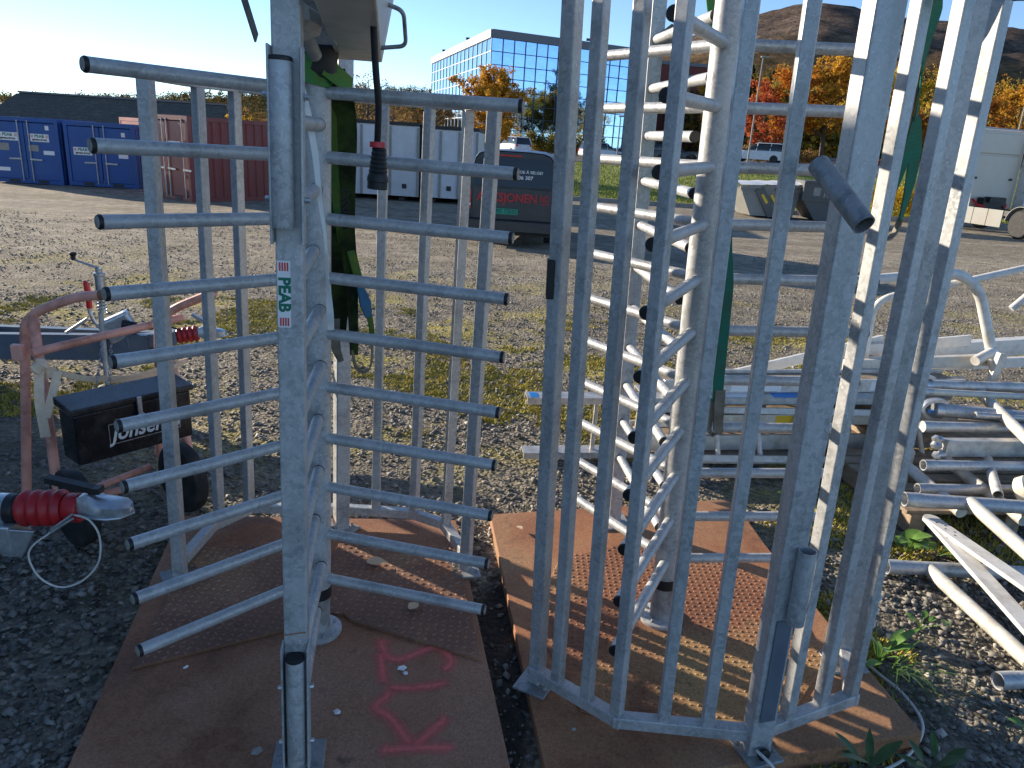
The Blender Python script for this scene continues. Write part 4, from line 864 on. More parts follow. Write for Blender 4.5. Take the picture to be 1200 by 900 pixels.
def van():
    x, y = -0.235, 15.65; t = thing('parked_van', 'dark grey panel van with red AUKSJONEN lettering on its rear doors', 'van', (x, y, gz(x, y)), R(-2.0))
    half = [(0.90, .30), (0.945, .42), (0.955, .62), (0.955, 1.0), (0.93, 1.20), (0.875, 1.50), (0.81, 1.76), (0.74, 1.85), (0.60, 1.895), (0.3, 1.915)]
    def sec(yy, sx, zs, zo=0.0, lean=0.0):
        pr = [(p[0]*sx, yy + lean*max(0, (p[1]-.9)), .3+(p[1]-.3)*zs+zo) for p in half]; return pr + [(-a, b, c) for a, b, c in reversed(pr)]
    S = [sec(0.06, .965, .97, .01, .10), sec(0.0, .985, .99, 0, .14), sec(0.10, 1, 1, 0, .14), sec(.5, 1, 1), sec(3.4, 1, 1), sec(3.9, .98, .90), sec(4.5, .96, .50), sec(5.0, .88, .42), sec(5.12, .80, .36)]
    obj('body', loft(S).mesh('body', angle=30), 'van_paint', t)
    yb = -0.012
    def quad(pts, off, mat, nm, par, th=.012):
        P = [Vector((p[0], 0.0 + .14*max(0, p[1]-.9) + off, p[1])) for p in pts]; return obj(nm, MB().extrude(P, (0, -th, 0)).mesh(nm, False), mat, par)
    dr = quad([(-.80, .55), (.80, .55), (.80, 1.16), (-.80, 1.16)], .008, 'van_paint', 'tailgate', t)
    w = quad([(-.78, 1.20), (.78, 1.20), (.80, 1.27), (.735, 1.70), (.66, 1.755), (-.66, 1.755), (-.735, 1.70), (-.80, 1.27)], .004, 'glass_dark', 'rear_window', t)
    for s in (-1, 1):
        l_ = quad([(s*.845, .74), (s*.945, .74), (s*.955, 1.12), (s*.90, 1.18), (s*.85, 1.10)], .02, 'lamp_red', 'tail_lamp', t, .045); quad([(s*.85, .80), (s*.945, .80), (s*.945, .84), (s*.85, .84)], -.03, 'label_white', 'lamp_strip', l_, .006)
        obj('reflector', MB().box((s*.70, -.075, .38), (.26, .02, .035)).mesh('reflector', False), 'lamp_red', t)
    bp = bevel(obj('bumper', MB().add([(-.93, .02, .30), (.93, .02, .30), (.93, .02, .56), (-.93, .02, .56), (-.86, -.10, .30), (.86, -.10, .30), (.88, -.085, .53), (-.88, -.085, .53)], [(0, 1, 2, 3), (4, 7, 6, 5), (0, 4, 5, 1), (3, 2, 6, 7), (0, 3, 7, 4), (1, 5, 6, 2)]).mesh('bumper', False), 'van_paint', t), .02, 3)
    obj('underbody', MB().box((0, 2.4, .28), (1.7, 4.4, .14)).mesh('underbody', False), 'label_black', t)
    obj('brake_lamp', MB().box((-.10, .112, 1.81), (.5, .03, .03)).mesh('brake_lamp', False), 'lamp_red', t)
    np_ = obj('number_plate', MB().box((-.13, -.014, .71), (.52, .012, .115)).mesh('number_plate', False), 'plate_green', t)
    obj('plate_band', MB().box((-.365, -.0215, .71), (.05, .004, .113)).mesh('plate_band', False), 'blue_label', np_)
    def put(txt, size, px, pz, off, mat, par, bold=0, xs=1.0, yy=None):
        tm = text_mesh(txt, size, bold=bold, extrude=.001, xscale=xs)
        tm.transform(Matrix.Translation((px, (.14*max(0, pz-.9)+off) if yy is None else yy, pz)) @ Matrix.Rotation(R(90), 4, 'X')); return obj('lettering', tm, mat, par)
    def fit(txt, wd, ht, px, pz, off, mat, par, bold=0):
        tm = text_mesh(txt, .2, bold=bold, extrude=.001); xs = [v.co.x for v in tm.vertices]; ys = [v.co.y for v in tm.vertices]
        cx, cy = (max(xs)+min(xs))/2, (max(ys)+min(ys))/2; sx, sy = wd/(max(xs)-min(xs)), ht/(max(ys)-min(ys))
        for v in tm.vertices: v.co.x = (v.co.x-cx)*sx; v.co.y = (v.co.y-cy)*sy
        tm.transform(Matrix.Translation((px, .14*max(0, pz-.9)+off, pz)) @ Matrix.Rotation(R(90-8), 4, 'X') if pz > 1.2 else Matrix.Translation((px, .14*max(0, pz-.9)+off-.01, pz)) @ Matrix.Rotation(R(90), 4, 'X')); return obj('lettering', tm, mat, par)
    put('PD 73552', .115, -.105, .71, 0, 'label_black', np_, .001, .95, -.022)
    fit('AUKSJONEN', 1.24, .235, -.115, .965, -.012, 'van_red', t, .006); fit('NO', .19, .15, .665, 1.0, -.012, 'van_red', t, .004)
    obj('underline', MB().box((.665, -.022, .895), (.20, .006, .018)).mesh('underline', False), 'van_red', t)
    fit('KISTEN DIN? NOE Å SELGE?', 1.05, .075, .065, 1.515, -.014, 'label_white', w, .002); fit('906 06 307', .50, .075, .15, 1.395, -.014, 'label_white', w, .003)
    for sx in (-1, 1):
        for yy in (.95, 4.15): wheel(t, sx*.80, yy, .33, .22)
    return t
van()
def make_car(label, loc, rz, paint, L_=4.5, W=1.8, H=1.5, wagon=True):
    t = thing('parked_car', label, 'car', loc, rz, 'cars parked up on the road')
    def sec(y, z0, z1, w, ins=.0):
        return [(-w, y, z0), (-w*1.01, y, (z0+z1)/2), (-w*(.97-ins), y, z1-.04), (-w*(.90-ins), y, z1), (w*(.90-ins), y, z1), (w*(.97-ins), y, z1-.04), (w*1.01, y, (z0+z1)/2), (w, y, z0)]
    w = W/2; h = H*.60
    obj('body', loft([sec(0, .38, h-.06, w*.90), sec(.10, .28, h, w*.97), sec(.8, .24, h+.03, w), sec(L_*.62, .24, h, w), sec(L_*.86, .25, h*.88, w*.96), sec(L_, .34, h*.72, w*.84)]).mesh('body'), paint, t)
    g0, g1 = (.06, .32) if wagon else (.45, 1.0)
    cab = [sec(g0, h-.02, h+.02, w*.93), sec(g1, h-.02, H-.06, w*.88, .08), sec(g1+.35, h-.02, H-.03, w*.90, .10), sec(L_*.50, h-.02, H-.05, w*.90, .10), sec(L_*.72, h-.04, h+.0, w*.92)]
    obj('window_band', loft(cab).mesh('window_band'), 'glass_dark', t)
    obj('roof', loft([sec(g1+.02, H-.075, H-.02, w*.80), sec(g1+.4, H-.055, H+.005, w*.82), sec(L_*.50, H-.06, H-.015, w*.81), sec(L_*.55, H-.14, H-.11, w*.79)]).mesh('roof'), paint, t)
    for s in (-1, 1):
        for yy in (g1+.9, L_*.5): obj('pillar', MB().bar((s*w*.935, yy, h-.03), (s*w*.79, yy-.05, H-.05), .05, .06).mesh('pillar', False), paint, t)
        obj('pillar', MB().bar((s*w*.90, g0+.03, h-.02), (s*w*.76, g1, H-.06), .10, .10).mesh('pillar', False), paint, t)
        obj('tail_lamp', MB().box((s*w*.80, .035, h-.13), (.26, .12, .16)).mesh('tail_lamp', False), 'lamp_red', t)
        obj('headlamp', MB().box((s*w*.68, L_-.10, h*.66), (.3, .14, .12)).mesh('headlamp', False), 'label_white', t)
        for yy in (.85, L_*.80): wheel(t, s*w*.90, yy, .32, .21)
    obj('number_plate', MB().box((0, .02, h-.28), (.5, .10, .11)).mesh('number_plate', False), 'label_white', t)
    return t
make_car('silver white estate car with dark rear window, parked above the van', (-0.3, 73.5, gz(0, 74)+.03), R(28), 'white_car', 4.5, 1.85, 1.62)
make_car('white car half hidden behind the left bar of the right cage', (4.9, 69.5, gz(5, 70)+.03), R(-70), 'white_car', 4.2, 1.8, 1.5)
make_car('black car in front of the brick building', (10.6, 68.5, gz(10.6, 68)+.03), R(-75), 'dark_car', 4.4, 1.8, 1.55)
make_car('white estate car above the grey skip', (20.2, 60.6, gz(20, 61)+.03), R(62), 'white_car', 4.5, 1.82, 1.5)
M['skip_grey'] = plain('grey_skip_paint', (0.22, 0.22, 0.20), 0.55, 0, 0.12, 2.5, 0.02, dirt=(0.20, 0.17, 0.13))
M['skip_dark'] = plain('dark_skip_paint', (0.085, 0.085, 0.083), 0.5, 0, 0.12, 2.5, 0.02, dirt=(0.12, 0.11, 0.09))
M['logo_green'] = plain('logo_green', (0.20, 0.48, 0.06), 0.5, 0, 0.05, 10)
def skips():
    z = gz(9.7, 30); t = thing('waste_skip', 'light grey waste skip with sloping ends under a white tarpaulin', 'skip', (9.65, 30.0, z), R(4))
    prof = [(-.75, 0), (.95, 0), (1.15, 1.18), (-1.28, 1.02)]
    obj('body', MB().extrude([(p[0], 0, p[1]+.06) for p in prof], (0, 1.7, 0)).mesh('body', False), 'skip_grey', t)
    obj('rim', MB().bar((-1.30, -.03, 1.10), (1.18, -.03, 1.26), .07, .09).mesh('rim', False), 'skip_grey', t)
    obj('rim', MB().bar((-1.20, -.025, .90), (1.14, -.025, 1.05), .05, .06).mesh('rim', False), 'skip_grey', t)
    r = obj('brace', MB().bar((-.55, -.05, 1.10), (.10, -.05, .10), .34, .06, (1, 0, 0)).mesh('brace', False), 'skip_dark', t)
    for k in range(2): obj('warning_stripe', MB().bar((-.42+.36*k, -.085, .88), (-.18+.36*k, -.085, .56), .10, .01, (1, 0, 0)).mesh('warning_stripe', False), 'yellow', r)
    for k in range(3): obj('gusset', MB().bar((.1+.28*k, -.05, 1.18), (.25+.28*k, -.05, .95), .06, .04, (1, 0, 0)).mesh('gusset', False), 'skip_dark', t)
    mb = MB(); n = 12
    V = [(-1.28+2.44*i/n, 1.75*j/5-.02, 1.20+.12*(i/n)+.12*math.sin(math.pi*j/5)+.05*noise.noise((i*.7, j*.9, 2))) for j in range(6) for i in range(n+1)]
    mb.add(V, [(j*(n+1)+i, j*(n+1)+i+1, (j+1)*(n+1)+i+1, (j+1)*(n+1)+i) for j in range(5) for i in range(n)]); obj('tarpaulin', mb.mesh('tarpaulin'), 'label_white', t)
    t = thing('waste_skip', 'dark grey waste skip marked HRS with a green round emblem', 'skip', (11.75, 29.6, gz(11.7, 30)), R(-3))
    prof = [(-.45, 0), (1.05, 0), (1.15, .55), (1.15, 1.45), (-1.0, 1.45), (-1.0, .75)]
    obj('body', MB().extrude([(p[0], 0, p[1]+.05) for p in prof], (0, 1.8, 0)).mesh('body', False), 'skip_dark', t)
    for p, q in (((-1.0, 1.47), (1.17, 1.47)), ((-1.0, .80), (1.17, .80)), ((-1.02, .78), (-1.02, 1.5))): obj('rib', MB().bar((p[0], -.03, p[1]), (q[0], -.03, q[1]), .07, .08).mesh('rib', False), 'skip_dark', t)
    obj('emblem', MB().lathe([(.17, 0), (.17, .01)], (-.02, -.012, 1.25), (0, -1, 0), 20).mesh('emblem', False), 'logo_green', t)
    tm = text_mesh('HRS', .26, bold=.006, extrude=.002, xscale=1.15); tm.transform(Matrix.Translation((.0, -.012, .98)) @ Matrix.Rotation(R(90), 4, 'X')); obj('lettering', tm, 'concrete', t)
    for xx in (-.52,): obj('warning_label', MB().box((xx, -.008, 1.12), (.26, .01, .30)).mesh('warning_label', False), 'concrete', t)
skips()
M['cab_cream'] = plain('cream_cab_paint', (0.60, 0.54, 0.45), 0.4, 0, 0.05, 2)
def lorry():
    x, y = 18.65, 29.2; t = thing('lorry', 'white tractor lorry seen from behind at the right edge', 'lorry', (x, y, gz(x, y)), R(11))
    # local: +Y forward, +X right; cab front at +Y
    bevel(obj('cab', MB().add([(-1.22, 1.5, .85), (1.22, 1.5, .85), (1.22, 3.4, .85), (-1.22, 3.4, .85), (-1.20, 1.55, 3.80), (1.20, 1.55, 3.80), (1.15, 3.2, 4.0), (-1.15, 3.2, 4.0)], [(3, 2, 1, 0), (4, 5, 6, 7), (0, 1, 5, 4), (1, 2, 6, 5), (2, 3, 7, 6), (3, 0, 4, 7)]).mesh('cab', False), 'cab_cream', t), .08, 3)
    for z0, z1 in ((1.05, 2.85), (2.93, 3.68)): bevel(obj('rear_panel', MB().box((0, 1.50, (z0+z1)/2), (2.0, .05, z1-z0)).mesh('rear_panel', False), 'cab_cream', t), .03, 3)
    for xx in (-.8, .8): obj('vent', MB().box((xx, 1.46, 2.0), (.14, .04, .08)).mesh('vent', False), 'label_black', t)
    for s in (-1, 1): bevel(obj('side_deflector', MB().add([(s*1.24, 1.5, .8), (s*1.24, .95, .8), (s*1.24, 1.15, 3.7), (s*1.2, 1.5, 3.95), (s*1.20, 1.5, .8), (s*1.20, .95, .8), (s*1.20, 1.15, 3.7), (s*1.16, 1.5, 3.95)], [(0, 1, 2, 3), (7, 6, 5, 4), (0, 4, 5, 1), (1, 5, 6, 2), (2, 6, 7, 3), (3, 7, 4, 0)]).mesh('side_deflector', False), 'white_paint', t), .01)
    obj('chassis', MB().box((-.45, -.6, .75), (.12, 5.0, .28)).box((.45, -.6, .75), (.12, 5.0, .28)).box((0, -2.8, .75), (1.0, .1, .25)).box((0, 1.2, .75), (1.0, .1, .25)).mesh('chassis', False), 'label_black', t)
    obj('engine_pack', MB().box((0, 1.25, 1.05), (1.0, .35, .45)).box((0, 1.1, 1.22), (.7, .3, .2)).mesh('engine_pack', False), 'label_black', t)
    for xx in (-.75, .7): obj('air_line', MB().tube([(xx, 1.4, 1.2), (xx*.9, 1.2, 1.0), (xx*.6, 1.0, .95)], .05, 8).mesh('air_line'), 'red', t)
    for k in range(3): bevel(obj('side_skirt', MB().box((-1.22, 1.0-.72*k, .62), (.05, .70, .62)).mesh('side_skirt', False), 'skip_grey', t), .01)
    for s in (-1, 1):
        wheel(t, s*1.0, -1.5, .50, .30)
        wheel(t, s*1.05, 2.7, .50, .30)
        ar = [(s*1.0, -1.5+.62*math.cos(a), .50+.62*math.sin(a)) for a in np.linspace(0.1, 3.04, 12)]
        obj('mudguard', MB().ribbon(ar, .40, (1, 0, 0), .02).mesh('mudguard'), 'skip_grey', t)
    obj('roof_rail', MB().bar((-1.2, 1.48, 3.85), (1.2, 1.48, 3.85), .05, .05).mesh('roof_rail', False), 'galv_old', t)
lorry()
def lamp(label, x, y, h, tilt=0):
    t = thing('street_lamp', label, 'lamp', (x, y, gz(x, y)), 0, 'street lamps on the bank')
    obj('pole', MB().tube([(0, 0, 0), (0, 0, h)], [.07, .045], 10).mesh('pole'), 'concrete', t)
    bevel(obj('lamp_head', MB().box((.12, 0, h+.04), (.55, .22, .10)).mesh('lamp_head', False), 'concrete', t), .02)
lamp('pale street lamp standing before the glass facade', 6.95, 60, 3.3)
lamp('tall thin street lamp right of the second rotor column', 16.5, 58.2, 7.4)
lamp('short street lamp behind the thick cage post', 24.6, 55.5, 3.3)
lamp('street lamp behind the lorry cab', 37.0, 60, 5.4)
# ------------------------------------------------------------------ pink tool cart on the left
def cart():
    o = Vector((-1.85, 3.1, 0)); t = thing('tool_cart', 'faded pink tubular tool cart with a black box and two wheels', 'cart', o)
    def tb(nm, pts, r=.0215, mat='pink', rad=.05): return obj(nm, MB().tube([p-o for p in arc(pts, 5, rad)], r, 14).mesh(nm), mat, t)
    tb('frame_tube', [(-2.305, 3.2, 0.10), (-2.192, 3.2, 0.955), (-2.13, 3.2, 1.012), (-1.96, 3.2, 1.085), (-1.79, 3.2, 1.112)])
    tb('frame_tube', [(-2.003, 2.98, 0.18), (-2.047, 3.05, 0.607), (-2.118, 3.15, 0.908), (-2.145, 3.195, 0.99)])
    tb('cross_tube', [(-2.105, 3.09, 0.852), (-1.915, 3.35, 0.879), (-1.70, 3.67, 0.905)], .019)
    tb('frame_tube', [(-1.855, 3.62, 0.16), (-1.80, 3.62, 0.87), (-1.765, 3.62, 0.925), (-1.687, 3.62, 0.975), (-1.50, 3.62, 1.06)])
    tb('frame_tube', [(-1.585, 3.40, 0.20), (-1.674, 3.5, 0.606), (-1.775, 3.61, 0.87)])
    tb('axle_tube', [(-2.01, 2.93, 0.185), (-1.55, 3.42, 0.185)], .017)
    tb('lower_tube', [(-1.93, 2.98, 0.225), (-1.76, 3.33, 0.225)], .016)
    tb('lower_tube', [(-2.30, 3.18, 0.11), (-2.0, 2.98, 0.12)], .019)
    bevel(obj('end_lug', MB().box(Vector((-2.155, 3.075, .855))-o, (.05, .03, .075)).mesh('end_lug', False), 'pink', t), .006)
    for p in ((-1.79, 3.2, 1.112), (-1.50, 3.62, 1.06)):
        obj('handle_end', MB().lathe([(.022, 0), (.023, .002), (.023, .05), (.02, .052)], Vector(p)-o-Vector((.05, 0, .008)), (1, 0, .16), 14).mesh('handle_end'), 'rust', t)
    ax = Vector((.26, .36, 0)).normalized(); ang = math.atan2(ax.y, ax.x)
    for p in ((-1.925, 2.965), (-1.60, 3.33)):
        r, w = .178, .075
        wm = obj('wheel', MB().lathe([(r*.60, -w*.42), (r*.88, -w*.5), (r*.97, -w*.42), (r, -w*.2), (r, w*.2), (r*.97, w*.42), (r*.88, w*.5), (r*.60, w*.42)], (0, 0, 0), (1, 0, 0), 40).mesh('wheel'), 'tyre', t, (p[0]-o.x, p[1]-o.y, r), (0, 0, ang))
        hb = MB().lathe([(r*.61, -w*.15), (r*.61, w*.15), (r*.52, w*.16), (r*.52, -w*.16)], (0, 0, 0), (1, 0, 0), 32)
        obj('rim', hb.mesh('rim'), 'black', wm); obj('hub', MB().lathe([(.02, -w*.6), (.034, -w*.5), (.034, w*.5), (.02, w*.6)], (0, 0, 0), (1, 0, 0), 18).mesh('hub'), 'black', wm)
        sm = MB().bar((0, 0, .02), (0, 0, r*.57), .03, .02, (0, 1, 0)).mesh('spoke', False)
        for k in range(5): obj('spoke', sm, 'black', wm, None, (R(72*k), 0, 0))
cart()
def tool_box():
    o = Vector((-1.765, 2.785, 0.47)); ax = Vector((.287, .382, 0)).normalized(); bk = Vector((-ax.y, ax.x, 0)); ang = math.atan2(ax.y, ax.x)
    t = thing('tool_box', 'black steel tool box with a padlocked lid, carried on the pink cart', 'box', o, ang)
    L_, D_, H_ = .50, .145, .22
    bevel(obj('box_body', MB().box((L_/2, D_/2, H_/2), (L_, D_, H_)).mesh('box_body', False), 'black_metal', t), .008, 2)
    lid = bevel(obj('lid', MB().add([(-.012, -.014, H_+.004), (L_+.012, -.014, H_+.004), (L_+.012, D_+.01, H_+.012), (-.012, D_+.01, H_+.012), (-.012, -.014, H_+.03), (L_+.012, -.014, H_+.03), (L_+.012, D_+.01, H_+.05), (-.012, D_+.01, H_+.05)], [(3, 2, 1, 0), (4, 5, 6, 7), (0, 1, 5, 4), (1, 2, 6, 5), (2, 3, 7, 6), (3, 0, 4, 7)]).mesh('lid', False), 'black_metal', t), .006, 2)
    obj('hasp', MB().box((L_*.52, -.018, H_-.005), (.018, .008, .07)).mesh('hasp', False), 'cast', t)
    obj('padlock', MB().lathe([(.013, 0), (.015, .002), (.015, .010), (.012, .012)], (L_*.52, -.03, H_-.052), (0, 1, 0), 14).mesh('padlock'), 'cast', t)
    pn = MB()
    for a, b in (((.13, .06), (.44, .06)), ((.13, .15), (.44, .15)), ((.13, .06), (.13, .15)), ((.44, .06), (.44, .15))): pn.bar((a[0], -.0015, a[1]), (b[0], -.0015, b[1]), .003, .003)
    obj('name_frame', pn.mesh('name_frame', False), 'cast', t)
    tm = text_mesh('Jonsered', .10, bold=.002, extrude=.0006, xscale=.85, align='LEFT')
    for v in tm.vertices: v.co.x += v.co.y*.25
    tm.transform(Matrix.Translation((.145, -.0025, .105)) @ Matrix.Rotation(R(90), 4, 'X')); obj('lettering', tm, 'label_white', t)
tool_box()
def cart_strap():
    o = Vector((-2.03, 3.03, .8)); t = thing('lashing_strap', 'cream webbing strap knotted round the pink cart frame', 'strap', o)
    def rb(pts, side, w=.032, widths=None): obj('strap_run', MB().ribbon([p-o for p in arc(pts, 5, .05)], w, side, .0035, widths).mesh('strap_run'), 'strap', t)
    rb([(-2.095, 3.07, .80), (-2.04, 3.015, .78), (-1.965, 3.03, .795)], (0, 0, 1), .045)
    rb([(-2.03, 3.01, .80), (-2.012, 2.955, .68), (-1.985, 2.925, .53)], (1, .2, 0), .040)
    rb([(-1.955, 3.02, .80), (-1.955, 2.955, .70), (-1.975, 2.93, .62)], (1, .3, 0), .034)
    rb([(-1.96, 3.03, .79), (-1.90, 3.12, .735), (-1.80, 3.32, .685), (-1.66, 3.60, .70)], (0, 0, 1), .026)
    rb([(-1.84, 3.22, .70), (-1.76, 3.40, .67), (-1.66, 3.55, .70)], (0, 0, 1), .022)
    obj('knot', MB().lathe([(.012, -.035), (.030, -.022), (.026, 0), (.034, .018), (.014, .035)], Vector((-2.03, 3.02, .815))-o, (.6, .3, .7), 12).mesh('knot'), 'strap', t)
    for a, b in (((-1.911, 3.3, 0.86), (-1.80, 3.02, 0.72)), ((-1.893, 3.35, 0.868), (-1.77, 3.07, 0.72))):
        c = thing('chain', 'rusty chain hanging from the pink cross tube, %s' % ('left one' if a[0] < -1.9 else 'right one'), 'chain', a, group='chains on the pink cart'); A, B = Vector((0, 0, 0)), Vector(b)-Vector(a); d = (B-A)
        for k in range(9):
            p = d*((k+.5)/9); dr = d.normalized(); sd = dr.orthogonal() if k % 2 else dr.cross(dr.orthogonal()); sd.normalize()
            ring = [p + dr*(.013*math.cos(q)) + sd*(.006*math.sin(q)) for q in np.linspace(0, 2*math.pi, 11)]
            obj('chain_link', MB().tube(ring, .0022, 6, False).mesh('chain_link'), 'galv_old', c)
cart_strap()
# ------------------------------------------------------------------ trailer couplings
def bellows(t, a, b, r, n, o, mat='red_rubber'):
    a, b = Vector(a)-o, Vector(b)-o; L_ = (b-a).length; pr = [(r*.80, 0)]
    for k in range(n):
        for u, q in ((.12, .82), (.3, .97), (.5, 1.0), (.7, .97), (.88, .82)): pr.append((r*q, L_*(k+u)/n))
    pr.append((r*.80, L_)); obj('bellows', MB().lathe(pr, a, (b-a), 28).mesh('bellows', angle=60), mat, t)
def coupling_head(t, p, d, o, s=1.0):
    p = Vector(p)-o; d = Vector(d).normalized(); sd = d.cross(Vector((0, 0, 1))).normalized(); up = sd.cross(d)
    secs = []
    for u, w, h0, h1 in ((0, .034, -.030, .036), (.04, .036, -.030, .052), (.07, .044, -.036, .050), (.10, .052, -.038, .030), (.14, .056, -.038, .024), (.175, .050, -.038, .014), (.20, .034, -.036, -.004), (.21, .014, -.034, -.018)):
        secs.append([p + d*(u*s) + sd*(w*s*a) + up*(s*(h0 if b < 0 else (h1 if abs(a) < .8 else h1*.35))) for a, b in ((-1, -1), (1, -1), (1, .4), (.6, 1), (-.6, 1), (-1, .4))])
    obj('coupling_head', loft(secs).mesh('coupling_head', angle=50), 'cast', t)
    obj('coupling_lip', MB().tube([p+d*(u*s)+sd*(w*s)+up*(-.034*s) for u, w in ((.03, .038), (.09, .052), (.14, .060), (.185, .048), (.216, 0), (.185, -.048), (.14, -.060), (.09, -.052), (.03, -.038))], .006*s, 8).mesh('coupling_lip'), 'cast', t)
    return p, d, sd, up
def front_coupling():
    o = Vector((-1.7, 2.15, 0.0)); t = thing('trailer_drawbar', 'trailer drawbar with red bellows coupling and a wire loop, nearest the camera', 'trailer', o)
    ax = Vector((1, 0.02, .04)); b0 = Vector((-1.572, 2.15, .622)); b1 = Vector((-1.425, 2.153, .634))
    obj('overrun_tube', MB().tube([Vector((-2.1, 2.13, .60))-o, Vector((-1.61, 2.15, .617))-o], .052, 24).mesh('overrun_tube'), 'cast', t)
    obj('tube_collar', MB().lathe([(.045, 0), (.050, .003), (.050, .035), (.045, .038)], Vector((-1.615, 2.15, .618))-o, ax, 24).mesh('tube_collar'), 'black', t)
    bellows(t, b0, b1, .060, 4, o)
    obj('bellows_neck', MB().lathe([(.042, 0), (.048, .01), (.048, .045), (.044, .05)], Vector(b1)-o, ax, 24).mesh('bellows_neck'), 'red_rubber', t)
    p, d, sd, up = coupling_head(t, (-1.385, 2.153, .645), (1, 0, .08), o, .82)
    obj('release_lever', MB().bar(p+up*.035+d*.075+Vector((.01, 0, .02)), p+up*.055+d*.05, .035, .02).bar(p+up*.055+d*.062, p+up*.095-d*.085, .030, .020).mesh('release_lever', False), 'black', t)
    bevel(t.children[-1], .006, 3)
    bevel(obj('drawbar', MB().box(Vector((-1.86, 2.14, .535))-o, (.56, .11, .10)).mesh('drawbar', False), 'cast', t), .006)
    bevel(obj('coupling_bracket', MB().extrude([Vector(q)-o for q in ((-1.60, 2.09, .575), (-1.50, 2.09, .575), (-1.555, 2.09, .475), (-1.62, 2.09, .475))], (0, .012, 0)).mesh('coupling_bracket', False), 'cast', t), .003)
    obj('clamp_bolt', MB().lathe([(.018, 0), (.018, .012), (.012, .016)], Vector((-1.665, 2.09, .60))-o, (0, -1, 0), 6).mesh('clamp_bolt', False), 'cast', t)
    # jockey wheel leg so that the drawbar stands on the ground (outside the frame)
    obj('prop_leg', MB().tube([Vector((-2.05, 2.14, .60))-o, Vector((-2.05, 2.14, -.01))-o], .024, 12).mesh('prop_leg'), 'galv', t)
    obj('chassis_beam', MB().bar(Vector((-3.2, 2.1, .535))-o, Vector((-2.1, 2.13, .535))-o, .10, .10).mesh('chassis_beam', False), 'cast', t)
    for sy in (-.55, .55): obj('wheel', MB().lathe([(.15, -.08), (.26, -.08), (.29, -.05), (.29, .05), (.26, .08), (.15, .08)], Vector((-3.2, 2.1+sy, .29))-o, (0, 1, 0), 24).mesh('wheel'), 'tyre', t)
    loop = [(-1.375, 2.11, .633), (-1.322, 2.1, .622), (-1.296, 2.1, .562), (-1.312, 2.1, .466), (-1.376, 2.1, .393), (-1.45, 2.1, .366), (-1.512, 2.1, .398), (-1.538, 2.1, .466), (-1.52, 2.1, .515), (-1.451, 2.1, .571), (-1.39, 2.11, .617)]
    P = [Vector(q)-o for q in loop]; dense = []
    for i in range(len(P)-1):
        p0, p1, p2, p3 = P[max(i-1, 0)], P[i], P[i+1], P[min(i+2, len(P)-1)]
        for k in range(6):
            u = k/6; dense.append(.5*((2*p1)+(p2-p0)*u+(2*p0-5*p1+4*p2-p3)*u*u+(3*p1-p0-3*p2+p3)*u**3))
    dense.append(P[-1]); obj('breakaway_cable', MB().tube(dense, .0032, 8).mesh('breakaway_cable'), 'cable_white', t)
    for q0, q1 in (((-1.455, 2.1, .568), (-1.375, 2.1, .625)), ((-1.45, 2.1, .580), (-1.375, 2.1, .640))): obj('cable_ferrule', MB().tube([Vector(q0)-o, Vector(q1)-o], .0045, 8).mesh('cable_ferrule'), 'cast', t)
front_coupling()
